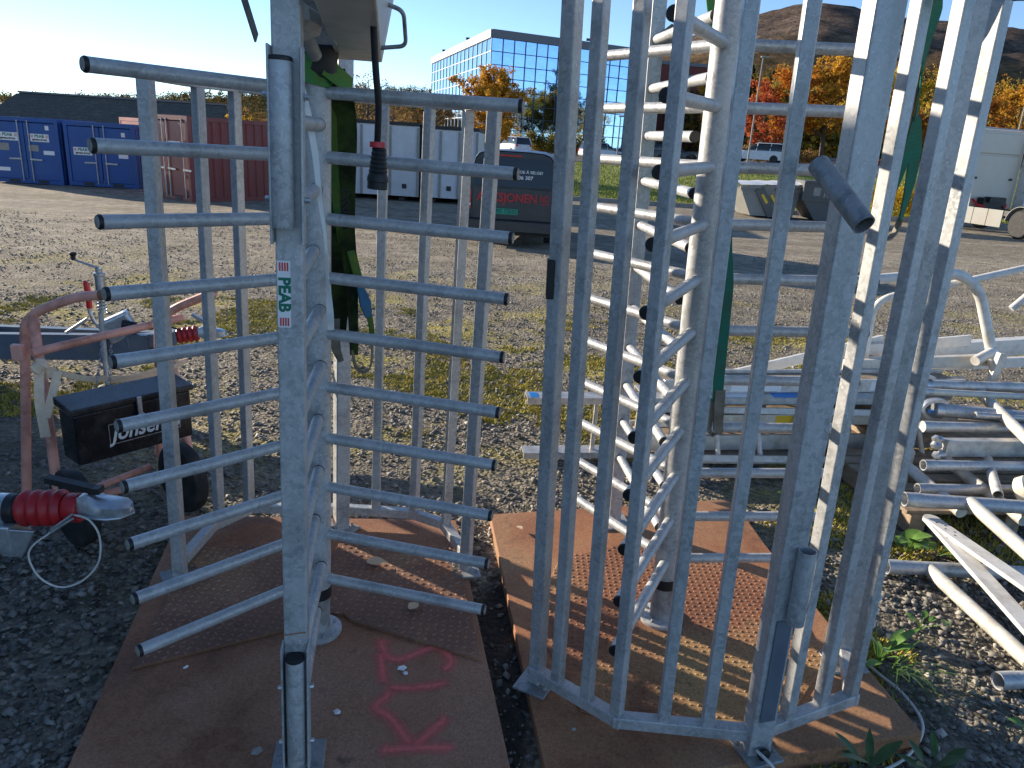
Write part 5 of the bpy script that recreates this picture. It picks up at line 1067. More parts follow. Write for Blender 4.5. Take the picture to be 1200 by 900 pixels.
def rear_trailer():
    o = Vector((-3.2, 4.6, 0)); t = thing('trailer_drawbar', 'blue grey trailer drawbar with a jockey wheel crank behind the pink cart', 'trailer', o)
    for dy, sh in ((0, 0), (.34, .0)):
        a, b = Vector((-4.6, 4.46+dy, .36)), Vector((-2.40, 4.66+dy*.25, .43))
        bm_ = MB().bar(a-o, b-o, .012, .165, (0, 1, 0)).bar(a-o+Vector((0, .025, .08)), b-o+Vector((0, .025, .08)), .055, .010, (0, 1, 0)).bar(a-o+Vector((0, .025, -.08)), b-o+Vector((0, .025, -.08)), .055, .010, (0, 1, 0))
        obj('chassis_beam', bm_.mesh('chassis_beam', False), 'grey_paint', t)
    bevel(obj('coupling_bracket', MB().bar(Vector((-2.55, 4.70, .455))-o, Vector((-2.26, 4.79, .485))-o, .13, .09).mesh('coupling_bracket', False), 'grey_paint', t), .01, 2)
    bellows(t, (-2.26, 4.79, .488), (-2.13, 4.82, .509), .055, 4, o)
    p, d, sd, up = coupling_head(t, (-2.13, 4.82, .511), (1, .2, .1), o, .85)
    obj('release_lever', MB().bar(p+up*.05+d*.08, p+up*.13-d*.02, .03, .02).mesh('release_lever', False), 'cast', t)
    J = lambda *q: Vector(q)-o
    obj('jockey_tube', MB().lathe([(.026, 0), (.030, .004), (.030, .10), (.034, .105), (.034, .12), (.020, .125), (.020, .15)], J(-2.635, 4.6, .80), (0, 0, 1), 18).mesh('jockey_tube'), 'cast', t)
    sp = [J(-2.635 + .023*math.cos(a), 4.6+.023*math.sin(a), .66+.14*a/(7*2*math.pi)) for a in np.linspace(0, 7*2*math.pi, 7*14)]
    obj('jockey_spring', MB().tube(sp, .0055, 6).mesh('jockey_spring'), 'cast', t)
    obj('jockey_leg', MB().tube([J(-2.65, 4.6, .80), J(-2.66, 4.6, .16)], .017, 12).mesh('jockey_leg'), 'galv', t)
    obj('jockey_wheel', MB().lathe([(.05, -.03), (.09, -.03), (.10, -.015), (.10, .015), (.09, .03), (.05, .03)], J(-2.66, 4.6, .085), (.3, 1, 0), 24).mesh('jockey_wheel'), 'tyre', t)
    obj('crank', MB().tube([J(-2.635, 4.6, .955), J(-2.66, 4.6, .958), J(-2.782, 4.6, .995)], .007, 8).mesh('crank'), 'cast', t)
    obj('crank_knob', MB().lathe([(.010, 0), (.014, .006), (.013, .025), (.020, .034), (.021, .046), (.012, .052)], J(-2.785, 4.6, .99), (0, 0, 1), 16).mesh('crank_knob'), 'black', t)
    obj('brake_lever', MB().tube(arc([J(-2.64, 4.62, .52), J(-2.70, 4.6, .60), J(-2.722, 4.6, .665), J(-2.72, 4.6, .70)], 5, .05), .013, 10).mesh('brake_lever'), 'cast', t)
    obj('lever_grip', MB().tube([J(-2.72, 4.6, .69), J(-2.718, 4.6, .78), J(-2.725, 4.6, .85), J(-2.735, 4.6, .86)], [.018, .019, .017, .008], 14).mesh('lever_grip'), 'red', t)
    bevel(obj('overrun_housing', MB().bar(J(-2.66, 4.64, .52), J(-2.50, 4.70, .60), .09, .16).mesh('overrun_housing', False), 'cast', t), .02, 3)
    obj('cable_plug', MB().tube([J(-2.52, 4.6, .60), J(-2.44, 4.62, .585)], .026, 12).mesh('cable_plug'), 'black', t)
    obj('brake_cable', MB().tube(arc([J(-2.44, 4.62, .585), J(-2.36, 4.64, .56), J(-2.30, 4.66, .60), J(-2.18, 4.7, .55)], 5, .06), .006, 8).mesh('brake_cable'), 'black', t)
    obj('side_rod', MB().tube([J(-2.86, 4.55, .53), J(-2.74, 4.6, .62)], .011, 8).mesh('side_rod'), 'galv', t)
    obj('drum', MB().lathe([(.05, -.05), (.095, -.05), (.10, -.04), (.10, .04), (.095, .05), (.05, .05)], J(-2.44, 4.6, .17), (.4, 1, 0), 24).mesh('drum'), 'housing', t)
    for sy in (-.7, .9): obj('wheel', MB().lathe([(.16, -.09), (.28, -.09), (.31, -.05), (.31, .05), (.28, .09), (.16, .09)], J(-4.9, 4.6+sy, .28), (0, 1, 0), 24).mesh('wheel'), 'tyre', t)
rear_trailer()

# ------------------------------------------------------------------ slings, cables, strips hung on the turnstiles
def spline(pts, n=8):
    P = [Vector(p) for p in pts]; out = []
    for i in range(len(P)-1):
        p0, p1, p2, p3 = P[max(i-1, 0)], P[i], P[i+1], P[min(i+2, len(P)-1)]
        for k in range(n):
            u = k/n; out.append(.5*((2*p1)+(p2-p0)*u+(2*p0-5*p1+4*p2-p3)*u*u+(3*p1-p0-3*p2+p3)*u**3))
    return out + [P[-1]]
def sling(label, runs, o, group=None):
    o = Vector(o); t = thing('lifting_sling', label, 'sling', o, 0, group)
    for pts, w, side, mat in runs:
        P = [p-o for p in spline(pts)]; n = len(P)
        if isinstance(side, list):
            sd = []
            for i in range(n):
                f = i/(n-1)*(len(side)-1); k = min(int(f), len(side)-2); u = f-k; sd.append(Vector(side[k])*(1-u)+Vector(side[k+1])*u)
        else: sd = side
        if isinstance(w, list): ws = [float(np.interp(i/(n-1), np.linspace(0, 1, len(w)), w)) for i in range(n)]
        else: ws = None
        obj('webbing', MB().ribbon(P, w if ws is None else 0, sd, .0045, ws).mesh('webbing', angle=60), mat, t)
    return t
ring = [(-0.662+.068*math.cos(a), 2.366+.068*math.sin(a), 2.022-.012*math.cos(a)) for a in np.linspace(R(130), R(400), 22)]
sl = sling('mossy green lifting sling looped over the left rotor column', [
    (ring, .075, (0, 0, 1), 'web_bright'),
    ([(-0.60, 2.325, 2.035), (-0.575, 2.36, 2.01), (-0.545, 2.42, 1.985)], [.07, .06, .05], (0, .3, 1), 'web_bright'),
    ([(-0.60, 2.44, 2.03), (-0.588, 2.48, 1.95), (-0.586, 2.5, 1.85), (-0.593, 2.5, 1.65), (-0.597, 2.5, 1.45), (-0.610, 2.5, 1.24), (-0.608, 2.49, 1.16)], [.06, .07, .078, .078, .08, .055, .035], (1, .12, 0), 'web_old'),
    ([(-0.618, 2.485, 1.95), (-0.622, 2.49, 1.80), (-0.612, 2.49, 1.62), (-0.60, 2.48, 1.50)], [.02, .03, .026, .012], (1, .5, 0), 'web_mid'),
    ([(-0.575, 2.475, 1.55), (-0.562, 2.47, 1.40), (-0.556, 2.47, 1.26), (-0.553, 2.47, 1.12)], [.05, .045, .034, .028], (1, .3, 0), 'web_old'),
    ([(-0.556, 2.46, 1.14), (-0.545, 2.455, 1.085), (-0.515, 2.45, 1.066), (-0.490, 2.45, 1.095), (-0.487, 2.455, 1.18)], .026, (0, 1, 0), 'web_grey'),
    ([(-0.487, 2.455, 1.17), (-0.492, 2.455, 1.24), (-0.520, 2.46, 1.33), (-0.56, 2.465, 1.48)], [.018, .022, .034, .04], (.6, 1, 0), 'web_mid'),
    ([(-0.625, 2.485, 1.24), (-0.618, 2.48, 1.14), (-0.60, 2.48, 1.09)], [.04, .032, .018], (1, .3, 0), 'web_grey')], (-0.62, 2.45, 1.98), 'lifting slings hung on the turnstiles')
w_ = obj('webbing', MB().ribbon([Vector(p)-Vector((-0.62, 2.45, 1.98)) for p in spline([(-0.530, 2.452, 1.372), (-0.510, 2.45, 1.31), (-0.498, 2.45, 1.262)])], 0, (.8, 1, 0), .006, list(np.interp(np.linspace(0, 1, 17), [0, .5, 1], [.02, .046, .024]))).mesh('webbing'), 'tag_blue', sl); w_['label'] = 'blue identification tag on the sling'
tmx = text_mesh('OSSELST', .042, bold=.001, extrude=.0003); tmx.transform(Matrix.Translation(Vector((-0.588, 2.493, 1.60))-Vector((-0.62, 2.45, 1.98))) @ Matrix.Rotation(R(7), 4, 'Z') @ Matrix.Rotation(R(90), 4, 'X') @ Matrix.Rotation(R(-90), 4, 'Z')); obj('lettering', tmx, 'label_black', sl)
sling('teal lifting sling twisting down behind the right cage bars', [
    ([(1.00, 2.16, 2.36), (1.031, 2.16, 2.246), (1.045, 2.18, 2.16), (1.060, 2.2, 2.07), (1.078, 2.22, 1.98)], [.06, .055, .036, .024, .03], [(1, .2, .2), (1, .2, .2), (1, 1, 0), (.3, 1, 0), (.7, .7, 0)], 'web_teal'),
    ([(1.078, 2.22, 1.98), (1.105, 2.24, 1.90), (1.125, 2.27, 1.80), (1.135, 2.30, 1.70)], [.03, .036, .036, .024], [(1, .2, 0), (1, .3, 0), (.6, .7, 0)], 'web_teal'),
    ([(1.075, 2.215, 1.99), (1.078, 2.23, 1.89), (1.070, 2.26, 1.78), (1.06, 2.30, 1.70)], [.02, .03, .04, .036], [(1, .2, 0), (.8, .5, 0)], 'web_teal'),
    ([(1.135, 2.30, 1.705), (1.13, 2.31, 1.66), (1.11, 2.31, 1.64), (1.085, 2.31, 1.65)], .03, (0, 1, 0), 'web_grey'),
    ([(1.052, 2.20, 2.12), (1.058, 2.21, 2.0), (1.062, 2.23, 1.9)], [.008, .012, .01], (1, .5, 0), 'web_grey')], (1.04, 2.16, 2.3), 'lifting slings hung on the turnstiles')
sling('green sling end hanging beside the right rotor column', [
    ([(0.612, 2.30, 1.78), (0.632, 2.30, 1.60), (0.645, 2.30, 1.47), (0.655, 2.30, 1.32), (0.665, 2.30, 1.18), (0.672, 2.30, 1.09)], [.004, .022, .045, .042, .036, .034], (1, .1, 0), 'web_teal'),
    ([(0.676, 2.297, 1.13), (0.684, 2.295, 1.02), (0.689, 2.295, .985), (0.672, 2.30, .975), (0.660, 2.305, 1.0), (0.655, 2.305, 1.10)], .034, [(1, .1, 0), (1, .3, 0), (.3, 1, 0), (1, .2, 0)], 'web_grey')], (0.612, 2.30, 1.78), 'lifting slings hung on the turnstiles')
sling('dark green sling draped over the top right of the cage', [
    ([(0.93, 2.02, 2.52), (0.985, 1.93, 2.35), (1.022, 1.88, 2.255), (1.075, 1.87, 2.225), (1.13, 1.88, 2.25), (1.22, 1.95, 2.40)], [.07, .085, .10, .10, .10, .08], [(.6, 1, .3), (.3, 1, .25), (.0, 1, .2), (0, 1, .2), (-.3, 1, .2)], 'web_teal')], (0.93, 2.02, 2.5), 'lifting slings hung on the turnstiles')
sling('pale green sling behind the right rotor column', [
    ([(0.60, 2.95, 2.45), (0.655, 2.93, 2.22), (0.678, 2.92, 1.98), (0.695, 2.92, 1.80), (0.715, 2.92, 1.62)], [.03, .045, .05, .075, .06], (1, .2, 0), 'web_bright'),
    ([(0.52, 3.30, 2.32), (0.55, 3.28, 2.28), (0.60, 3.27, 2.20), (0.63, 3.22, 2.05)], [.08, .09, .06, .03], (0, .3, 1), 'web_grey')], (0.6, 2.95, 2.4), 'lifting slings hung on the turnstiles')
def plug():
    o = Vector((-0.385, 2.0, 1.715)); t = thing('power_cable', 'black power cable with a red ringed plug hanging before the rotor', 'cable', o)
    obj('cable', MB().tube([p-o for p in spline([(-0.365, 1.88, 2.40), (-0.377, 1.90, 2.2), (-0.381, 1.93, 2.08), (-0.380, 1.95, 2.0), (-0.377, 1.97, 1.92), (-0.385, 2.0, 1.83)])], .0085, 12).mesh('cable'), 'black', t)
    obj('plug_ring', MB().lathe([(.013, .118), (.019, .118), (.020, .112), (.020, .104), (.013, .104)], (0, 0, 0), (0, 0, 1), 20).mesh('plug_ring'), 'red', t)
    pr = [(.016, .104)]
    for k in range(6): pr += [(.019+.0011*k, .100-.011*k), (.0176+.0011*k, .0945-.011*k)]
    pr += [(.027, .03), (.028, .02), (.026, .018), (.026, 0), (.022, -.001)]
    obj('plug_body', MB().lathe(pr, (0, 0, 0), (.05, 0, 1), 24).mesh('plug_body', angle=25), 'black', t)
plug()
o_ = Vector((-0.655, 2.3, 1.97)); st_ = thing('plastic_strip', 'torn white plastic strip hanging down the left rotor column', 'strip', o_)
obj('strip', MB().ribbon([p-o_ for p in spline([(-0.668, 2.31, 1.985), (-0.636, 2.255, 1.904), (-0.613, 2.245, 1.787), (-0.600, 2.235, 1.668), (-0.582, 2.225, 1.547), (-0.576, 2.215, 1.445), (-0.571, 2.215, 1.38), (-0.568, 2.218, 1.27)])], 0, [Vector((1, .2*math.sin(i*.25), 0))+Vector((0, .5*math.sin(i*.11), 0)) for i in range(57)], .0012, list(np.interp(np.linspace(0, 1, 57), [0, .15, .3, .45, .6, .75, .85, .93, 1], [.014, .020, .018, .013, .008, .012, .018, .023, .019]))).mesh('strip'), 'white_plastic', st_)
def white_cable():
    o = Vector((0.87, 1.83, 0)); t = thing('white_cable', 'white electric cable running out from under the right turnstile', 'cable', o)
    pts = [(0.835, 1.868, .095), (0.87, 1.82, .085), (0.92, 1.80, .02), (1.0, 1.83, .008), (1.16, 1.865, .01), (1.335, 1.945, .012), (1.455, 2.05, .012), (1.512, 2.15, .012), (1.508, 2.285, .012), (1.468, 2.375, .014), (1.43, 2.44, .03), (1.395, 2.47, .10), (1.36, 2.42, .20), (1.335, 2.33, .26)]
    obj('cable', MB().tube([p-o for p in spline(pts)], .0052, 10).mesh('cable'), 'cable_white', t)
    cp = [(1.335+.018*math.cos(a), 2.30+.018*math.sin(a), .24+.055*a/6.28) for a in np.linspace(0, 6.28*3.2, 50)]
    obj('cable_coil', MB().tube([Vector(p)-o for p in cp], .0045, 8).mesh('cable_coil'), 'cable_white', t)
white_cable()

# ------------------------------------------------------------------ ladder and scaffold pile on the right
def ladder(label, a, b, zb, width, tiltv, rungs, sticker=None, mat='alu'):
    a, b = Vector((*a, zb)), Vector((*b, zb)); o = a.copy(); d = (b-a).normalized(); up = Vector(tiltv).normalized()
    t = thing('ladder', label, 'ladder', o, 0, 'aluminium ladders in the pile'); nrm = d.cross(up).normalized(); L_ = (b-a).length
    for k in (0, 1):
        p = up*(width*k); mb = MB()
        mb.bar(p, p+d*L_, .006, .10, up); mb.bar(p-up*.018+nrm*.047, p+d*L_-up*.018+nrm*.047, .042, .006, up); mb.bar(p-up*.018-nrm*.047, p+d*L_-up*.018-nrm*.047, .042, .006, up)
        r = obj('rail', mb.mesh('rail', False), mat, t)
        if k == 1 and sticker:
            for u, w, m_ in sticker: obj('sticker', MB().bar(p+up*.0045+d*u, p+up*.0045+d*(u+w), .001, .07, up).mesh('sticker', False), m_, r)
    for k in range(rungs):
        q = d*(L_*(k+.6)/rungs); obj('rung', MB().tube([q+up*.003, q+up*(width-.003)], .0155, 10).mesh('rung'), mat, t)
ladder('aluminium ladder lying on edge with its two ends towards the turnstiles', (0.09, 4.25), (2.55, 4.72), .05, .37, (0.0, -.08, 1), 9, ((.02, .05, 'blue_label'), (1.25, .26, 'label_white'), (1.6, .22, 'blue_label')))
ladder('aluminium ladder lying on edge behind the longest ladder', (0.80, 4.55), (3.0, 4.92), .05, .36, (0, -.05, 1), 8, ((.5, .3, 'label_white'),))
ladder('weathered ladder lying flat in front of the ladder pile', (0.86, 4.17), (2.75, 4.42), .10, .30, (-.05, .35, .6), 7, None, 'alu_pale')
def deck(label, a, b, h, w, mat, bits=()):
    o = Vector(a); t = thing('scaffold_deck', label, 'scaffold deck', o, 0, 'long decks in the ladder pile'); d = Vector(b)-o; L_ = d.length; d.normalize(); sd = d.cross(Vector((0, 0, 1))).normalized()
    for k in (-1, 1):
        r = bevel(obj('side_profile', MB().bar(sd*(k*w/2), sd*(k*w/2)+d*L_, .03, h, sd).mesh('side_profile', False), mat, t), .004)
        if k == 1:
            for u, l_, hh, m_ in bits: obj('sticker', MB().bar(sd*(w/2+.0158)+d*u, sd*(w/2+.0158)+d*(u+l_), .0015, hh, sd).mesh('sticker', False), m_, r)
    bevel(obj('deck_board', MB().bar(Vector((0, 0, h*.2))+d*.02, d*(L_-.02)+Vector((0, 0, h*.2)), w-.031, .012, sd).mesh('deck_board', False), 'wood', t), .002, 1)
    for k in range(5): obj('cross_bar', MB().bar(d*(L_*(k+.5)/5)-sd*(w/2-.016)-Vector((0, 0, h*.15)), d*(L_*(k+.5)/5)+sd*(w/2-.016)-Vector((0, 0, h*.15)), .04, .04).mesh('cross_bar', False), mat, t)
deck('long white scaffold deck with blue and white stickers on top of the ladder pile', (0.92, 4.52, .47), (3.05, 4.98, .47), .085, .22, 'alu', ((.15, .10, .07, 'yellow'), (.45, .35, .06, 'label_white'), (.95, .22, .05, 'blue_label'), (1.45, .30, .06, 'label_white')))
deck('grey scaffold deck in the middle of the ladder pile', (0.86, 4.40, .29), (2.95, 4.83, .29), .075, .26, 'alu_pale', ((.8, .12, .06, 'yellow'),))
deck('weathered tan scaffold deck lowest in the ladder pile', (0.80, 4.42, .13), (2.80, 4.80, .13), .10, .26, 'alu_pale')
def single(name, label, cat, fn, mat, group='scaffold parts in the pile'):
    return tag(obj(name, fn, mat), label, cat, group)
def tubething(label, a, b, r, mat='alu', claw=False, hollow=True, extra=None, name='scaffold_tube'):
    o = Vector(a); t = thing(name, label, 'scaffold tube', o, 0, 'scaffold parts in the pile'); A, B = Vector((0, 0, 0)), Vector(b)-o; d = B.normalized()
    obj('tube', (MB().pipe(A, B, r, .0035, 20) if hollow else MB().tube([A, B], r, 20)).mesh('tube'), mat, t)
    if claw:
        sd = d.cross(Vector((0, 0, 1))).normalized(); up = sd.cross(d)
        pts = [A + d*(.02-.09*math.sin(q)*1.0) + up*(.062*math.cos(q)) for q in np.linspace(-.5, math.pi*.92, 12)]
        c = obj('claw', MB().ribbon(pts, .05, sd, .018).mesh('claw'), 'cast', t)
        obj('latch', MB().bar(A-d*.035-up*.015, A+d*.04-up*.01, .02, .016, sd).mesh('latch', False), 'blue_label', c)
        obj('collar', MB().lathe([(r, 0), (r*1.25, .004), (r*1.25, .05), (r, .055)], A, d, 18).mesh('collar'), 'cast', t)
    else:
        obj('end_sleeve', MB().pipe(A-d*.002, A+d*.07, r+.0022, .0022, 20).mesh('end_sleeve'), 'galv_tube', t)
    if extra: extra(t, A, B, d)
    return t
tubething('uppermost scaffold tube in the pile, its claw touching the cage bars', (2.70, 4.70, .50), (3.9, 4.86, .50), .036, 'alu', True)
tubething('thick scaffold tube with a large blue lined claw', (2.66, 4.45, .42), (3.9, 4.32, .42), .043, 'galv_tube', True)
tubething('slim scaffold tube just under the blue lined claw', (2.50, 4.25, .37), (3.9, 4.42, .37), .033, 'alu', False, False)
t_ = thing('scaffold_beam', 'square aluminium beam with a cast claw end', 'beam', (2.53, 4.05, .32), 0, 'scaffold parts in the pile')
bevel(obj('beam', MB().bar((0, 0, 0), (1.4, .22, 0), .06, .10).mesh('beam', False), 'alu', t_), .004)
obj('claw', MB().lathe([(.022, -.03), (.034, -.01), (.026, .01), (.036, .03), (.02, .05)], (-.045, -.005, .02), (.2, .3, 1), 12).mesh('claw'), 'cast', t_)
obj('claw', MB().lathe([(.018, -.03), (.030, -.01), (.022, .01), (.03, .03), (.015, .045)], (-.03, -.02, -.045), (1, .2, .3), 12).mesh('claw'), 'cast', t_)
tubething('hollow scaffold tube below the square beam', (2.34, 3.88, .27), (3.7, 4.05, .27), .029, 'galv_tube')
tubething('short scaffold tube lying just above the diagonal braces', (2.25, 3.73, .19), (3.0, 3.82, .19), .028, 'galv_tube')
def brace6(t, A, B, d): obj('brace', MB().tube([A+d*.33+Vector((0, -.01, .012)), Vector((.36, -.55, -.03))], .034, 16).mesh('brace'), 'alu_pale', t)
tubething('open ended scaffold tube with a welded diagonal, above the white hinged bars', (2.07, 3.52, .22), (2.95, 3.51, .22), .036, 'galv_tube', False, True, brace6)
def brace7(t, A, B, d): obj('brace', MB().tube([A+d*.20+Vector((0, -.01, .0)), Vector((.25, -.80, .015))], .032, 16).mesh('brace'), 'alu_pale', t)
tubething('lowest long scaffold tube lying on the gravel with its diagonal', (1.845, 3.145, .035), (2.9, 3.15, .05), .034, 'galv_tube', False, True, brace7)
tubething('hollow tube end in the lower right corner of the gravel', (1.905, 2.36, .032), (2.6, 2.47, .032), .032, 'galv_tube')
tubething('pale support tube slanting under the pile, next to the cage', (2.33, 4.22, .20), (2.40, 3.55, .15), .032, 'alu_pale', False, False)
tubething('pale support tube slanting under the pile, further right', (2.63, 4.20, .20), (2.70, 3.50, .15), .032, 'alu_pale', False, False)
tubething('dark ended tube slanting down at the right edge of the pile', (3.10, 4.74, .47), (2.95, 3.85, .40), .033, 'alu_pale')
t_ = thing('hinged_brace', 'pair of white perforated flat bars hinged at one rounded end', 'brace', (2.20, 3.46, .14), 0, 'scaffold parts in the pile')
for dx, dy, dz, nm in ((.10, -.85, .04, 'flat_bar'), (-.05, -1.05, -.04, 'flat_bar')):
    d = Vector((dx, dy, dz)); sd = Vector((0, 0, 1)).cross(d).normalized()
    f = bevel(obj(nm, MB().bar(d.normalized()*.0, d,   .085, .02, sd).mesh(nm, False), 'white_paint', t_), .004)
    obj('rounded_end', MB().lathe([(.0425, -.0098), (.0425, .0098)], (0, 0, .0005), sd.cross(d).normalized(), 20).mesh('rounded_end'), 'white_paint', f)
    for k in range(5): obj('hole', MB().lathe([(.005, 0), (.005, .001)], d.normalized()*(.05+.035*k)+sd*(.012 if k % 2 else -.012)+Vector((0, 0, .0105)), (0, 0, 1), 8).mesh('hole', False), 'label_black', f)
tubething('thin pale tube lying across the claws of the pile', (2.62, 4.56, .50), (3.8, 4.60, .50), .022, 'alu_pale')
tubething('thin grey tube between the thick clawed tube and the slim one', (2.85, 4.33, .44), (3.9, 4.30, .44), .018, 'alu', False, False)
tubething('pale tube crossing diagonally under the square beam', (2.95, 4.35, .26), (2.60, 3.60, .24), .026, 'alu_pale')
tubething('slim tube on the pallet behind the castor wheel', (2.45, 3.98, .235), (3.5, 4.10, .235), .020, 'alu')
tubething('short pale tube leaning against the pallet edge', (2.12, 3.66, .10), (2.50, 4.30, .18), .022, 'alu_pale')
# guard rails and folding frames
def bent(label, pts, r, mat='white_paint', rad=.12, extra=()):
    o = Vector(pts[-1]); t = thing('guard_rail', label, 'guard rail', o, 0, 'bent white guard rails'); obj('tube', MB().tube([p-o for p in arc(pts, 7, rad)], r, 16).mesh('tube'), mat, t)
    for nm, a, b, rr in extra: obj(nm, MB().tube([Vector(a)-o, Vector(b)-o], rr, 12).mesh(nm), mat, t)
    return t
bent('bent white guard rail rising highest over the pile', [(2.336, 5.2, .50), (2.25, 5.2, 1.07), (3.05, 5.2, 1.185), (3.22, 5.2, 1.07), (3.45, 5.15, .50)], .036, 'white_paint', .16, (('spigot', (3.40, 5.15, .66), (3.22, 5.05, .60), .035),))
bent('slim white guard rail running out to the right edge', [(2.55, 5.25, .50), (2.53, 5.25, .95), (2.95, 5.25, 1.065), (3.9, 5.25, 1.35)], .026, 'white_paint', .14)
bent('short white tube end at the right edge above the pile', [(3.472, 5.2, .956), (3.62, 5.2, 1.13), (3.9, 5.2, 1.15), (4.2, 5.2, .5)], .024, 'white_paint', .10)
def fold(label, segs, mat='white_paint'):
    o = Vector(segs[0][0]); t = thing('folding_frame', label, 'frame', o, 0, 'white folding frames in the pile')
    for a, b, w, h in segs: bevel(obj('profile', MB().bar(Vector(a)-o, Vector(b)-o, w, h).mesh('profile', False), mat, t), .004)
    for a, b, w, h in segs: obj('rivet', MB().lathe([(.014, 0), (.014, .012)], Vector(a)-o+Vector((.06, -w/2-.004, 0)), (0, -1, 0), 10).mesh('rivet', False), 'cast', t)
fold('white folding frame with two long slanting profiles behind the ladders', [((1.47, 4.95, .40), (2.75, 5.45, .62), .03, .075), ((1.55, 4.90, .34), (2.75, 5.36, .50), .03, .06)])
fold('white folded profiles stacked behind the thick cage post', [((2.25, 5.30, .52), (3.40, 5.45, .66), .03, .08), ((2.25, 5.22, .44), (3.40, 5.35, .50), .03, .06), ((2.22, 5.15, .37), (3.3, 5.25, .40), .03, .06)])
fold('broad white channel lying to the right of the guard rail foot', [((3.2, 5.9, .42), (5.2, 6.5, .50), .10, .14), ((3.0, 5.55, .40), (4.4, 5.95, .42), .05, .08)])
fold('long white box profile passing behind the guard rail foot', [((2.30, 5.0, .52), (3.55, 5.25, .58), .05, .08), ((3.33, 5.0, .44), (3.36, 5.0, .68), .05, .05)], 'alu_pale')
def pallet():
    o = Vector((2.15, 3.55, 0)); t = thing('pallet', 'weathered wooden pallet under the scaffold tubes', 'pallet', o, R(7))
    for k in range(7): bevel(obj('deck_board', MB().box((.60, .06+k*.125, .125), (1.25, .095, .02)).mesh('deck_board', False), 'wood', t), .002, 1)
    for x in (.05, .6, 1.15): bevel(obj('stringer', MB().box((x, .43, .058), (.09, .84, .112)).mesh('stringer', False), 'wood', t), .003, 1)
pallet()
def pallet2():
    o = Vector((2.35, 4.42, 0)); t = thing('pallet', 'wooden pallet beneath the claws, behind the nearer pallet', 'pallet', o, R(9))
    for k in range(5): bevel(obj('deck_board', MB().box((.75, .06+k*.14, .20), (1.5, .10, .022)).mesh('deck_board', False), 'wood', t), .002, 1)
    for x in (.05, .75, 1.45): bevel(obj('stringer', MB().box((x, .35, .095), (.09, .70, .185)).mesh('stringer', False), 'wood', t), .003, 1)
pallet2()
t_ = thing('castor_wheel', 'cream castor wheel lying by the pallet at the right edge', 'wheel', (2.80, 3.66, .13), R(20)); 
obj('tread', MB().lathe([(.03, -.035), (.085, -.035), (.10, -.022), (.10, .022), (.085, .035), (.03, .035)], (0, 0, .10), (.3, -.6, .55), 30).mesh('tread'), 'cream_wheel', t_)
obj('fork', MB().bar((.02, -.02, .08), (.22, .05, .07), .06, .05).mesh('fork', False), 'black', t_)
t_ = thing('cable_reel', 'bright orange plastic part at the right edge of the pallet', 'reel', (3.22, 4.12, .29))
obj('drum', MB().lathe([(.06, 0), (.11, .01), (.11, .03), (.07, .035), (.07, .10), (.11, .105), (.11, .125), (.06, .13)], (0, 0, 0), (.3, .3, 1), 22).mesh('drum'), 'amber', t_)

# ------------------------------------------------------------------ plants, fallen leaves, stones on the plates
M['weed'] = plain('weed_leaf', (0.10, 0.20, 0.030), 0.5, 0, 0.3, 30)
M['weed_dark'] = plain('dark_weed_leaf', (0.045, 0.10, 0.022), 0.5, 0, 0.3, 30)
M['leaf_fallen'] = plain('fallen_yellow_leaf', (0.55, 0.42, 0.05), 0.6, 0, 0.25, 40)
M['leaf_dry'] = plain('dry_leaf', (0.58, 0.42, 0.26), 0.7, 0, 0.25, 40)
def leaf_shape(mb, p, d, ln, w, bend=.3, nrm=None):
    d = Vector(d).normalized(); sd = d.cross(Vector((0, 0, 1)));
    if sd.length < .05: sd = Vector((1, 0, 0))
    sd.normalize(); up = sd.cross(d); P = []; n = 5
    for i in range(n+1):
        u = i/n; c = Vector(p) + d*(ln*u) - Vector((0, 0, bend*ln*u*u)); ww = w*math.sin(math.pi*min(.97, .06+u*.94))**.8
        P += [c-sd*ww/2+up*ww*.12, c, c+sd*ww/2+up*ww*.12]
    mb.add(P, [q for i in range(n) for q in ((i*3, i*3+1, i*3+4, i*3+3), (i*3+1, i*3+2, i*3+5, i*3+4))])
def weed(label, x, y, n, ln, w, mat, seed, z=0.0, spread=.05, stem=True, bend=.35):
    g = random.Random(seed); t = thing('weed', label, 'plant', (x, y, gz(x, y)+z), 0, 'weeds beside the plates')
    for k in range(n):
        a = k*2.399+g.random()*.5; h = .02+.06*g.random()*(ln/.1); d = Vector((math.cos(a), math.sin(a), .35+.8*g.random())); p = Vector((math.cos(a)*spread*g.random(), math.sin(a)*spread*g.random(), h)); mb = MB()
        leaf_shape(mb, p, d, ln*(.6+.6*g.random()), w*(.7+.5*g.random()), bend); obj('leaf', mb.mesh('leaf', angle=80), mat, t)
        if stem: obj('stem', MB().tube([(0, 0, -.01), p*.5, p], .0022, 5).mesh('stem'), mat, t)
weed('broad leaved green weed below the hollow tube, next to the cage', 2.05, 3.36, 11, .11, .085, 'weed', 31)
weed('small weed under the end of the white hinged bars', 2.22, 3.36, 7, .07, .05, 'weed', 32)
weed('narrow leaved weed at the front edge of the orange plate, left one', 1.19, 1.86, 8, .12, .035, 'weed_dark', 33, bend=.15)
weed('narrow leaved weed at the front edge of the orange plate, right one', 1.40, 1.88, 9, .12, .032, 'weed_dark', 34, bend=.15)
weed('leafy weed growing against the right end post of the cage', 1.50, 2.46, 9, .13, .035, 'weed', 35, bend=.25)
weed('small yellow green weed between the cage bars and the pile', 1.66, 3.86, 7, .08, .05, 'weed', 36)
weed('low weed beneath the scaffold tube, between cage bars', 1.60, 3.55, 6, .06, .05, 'weed', 39)
weed('tiny green seedling on the gravel right of the orange plate', 1.80, 2.72, 5, .05, .028, 'weed', 37)
weed('bright green weed in the lower right corner', 1.86, 2.10, 5, .06, .035, 'weed', 38)
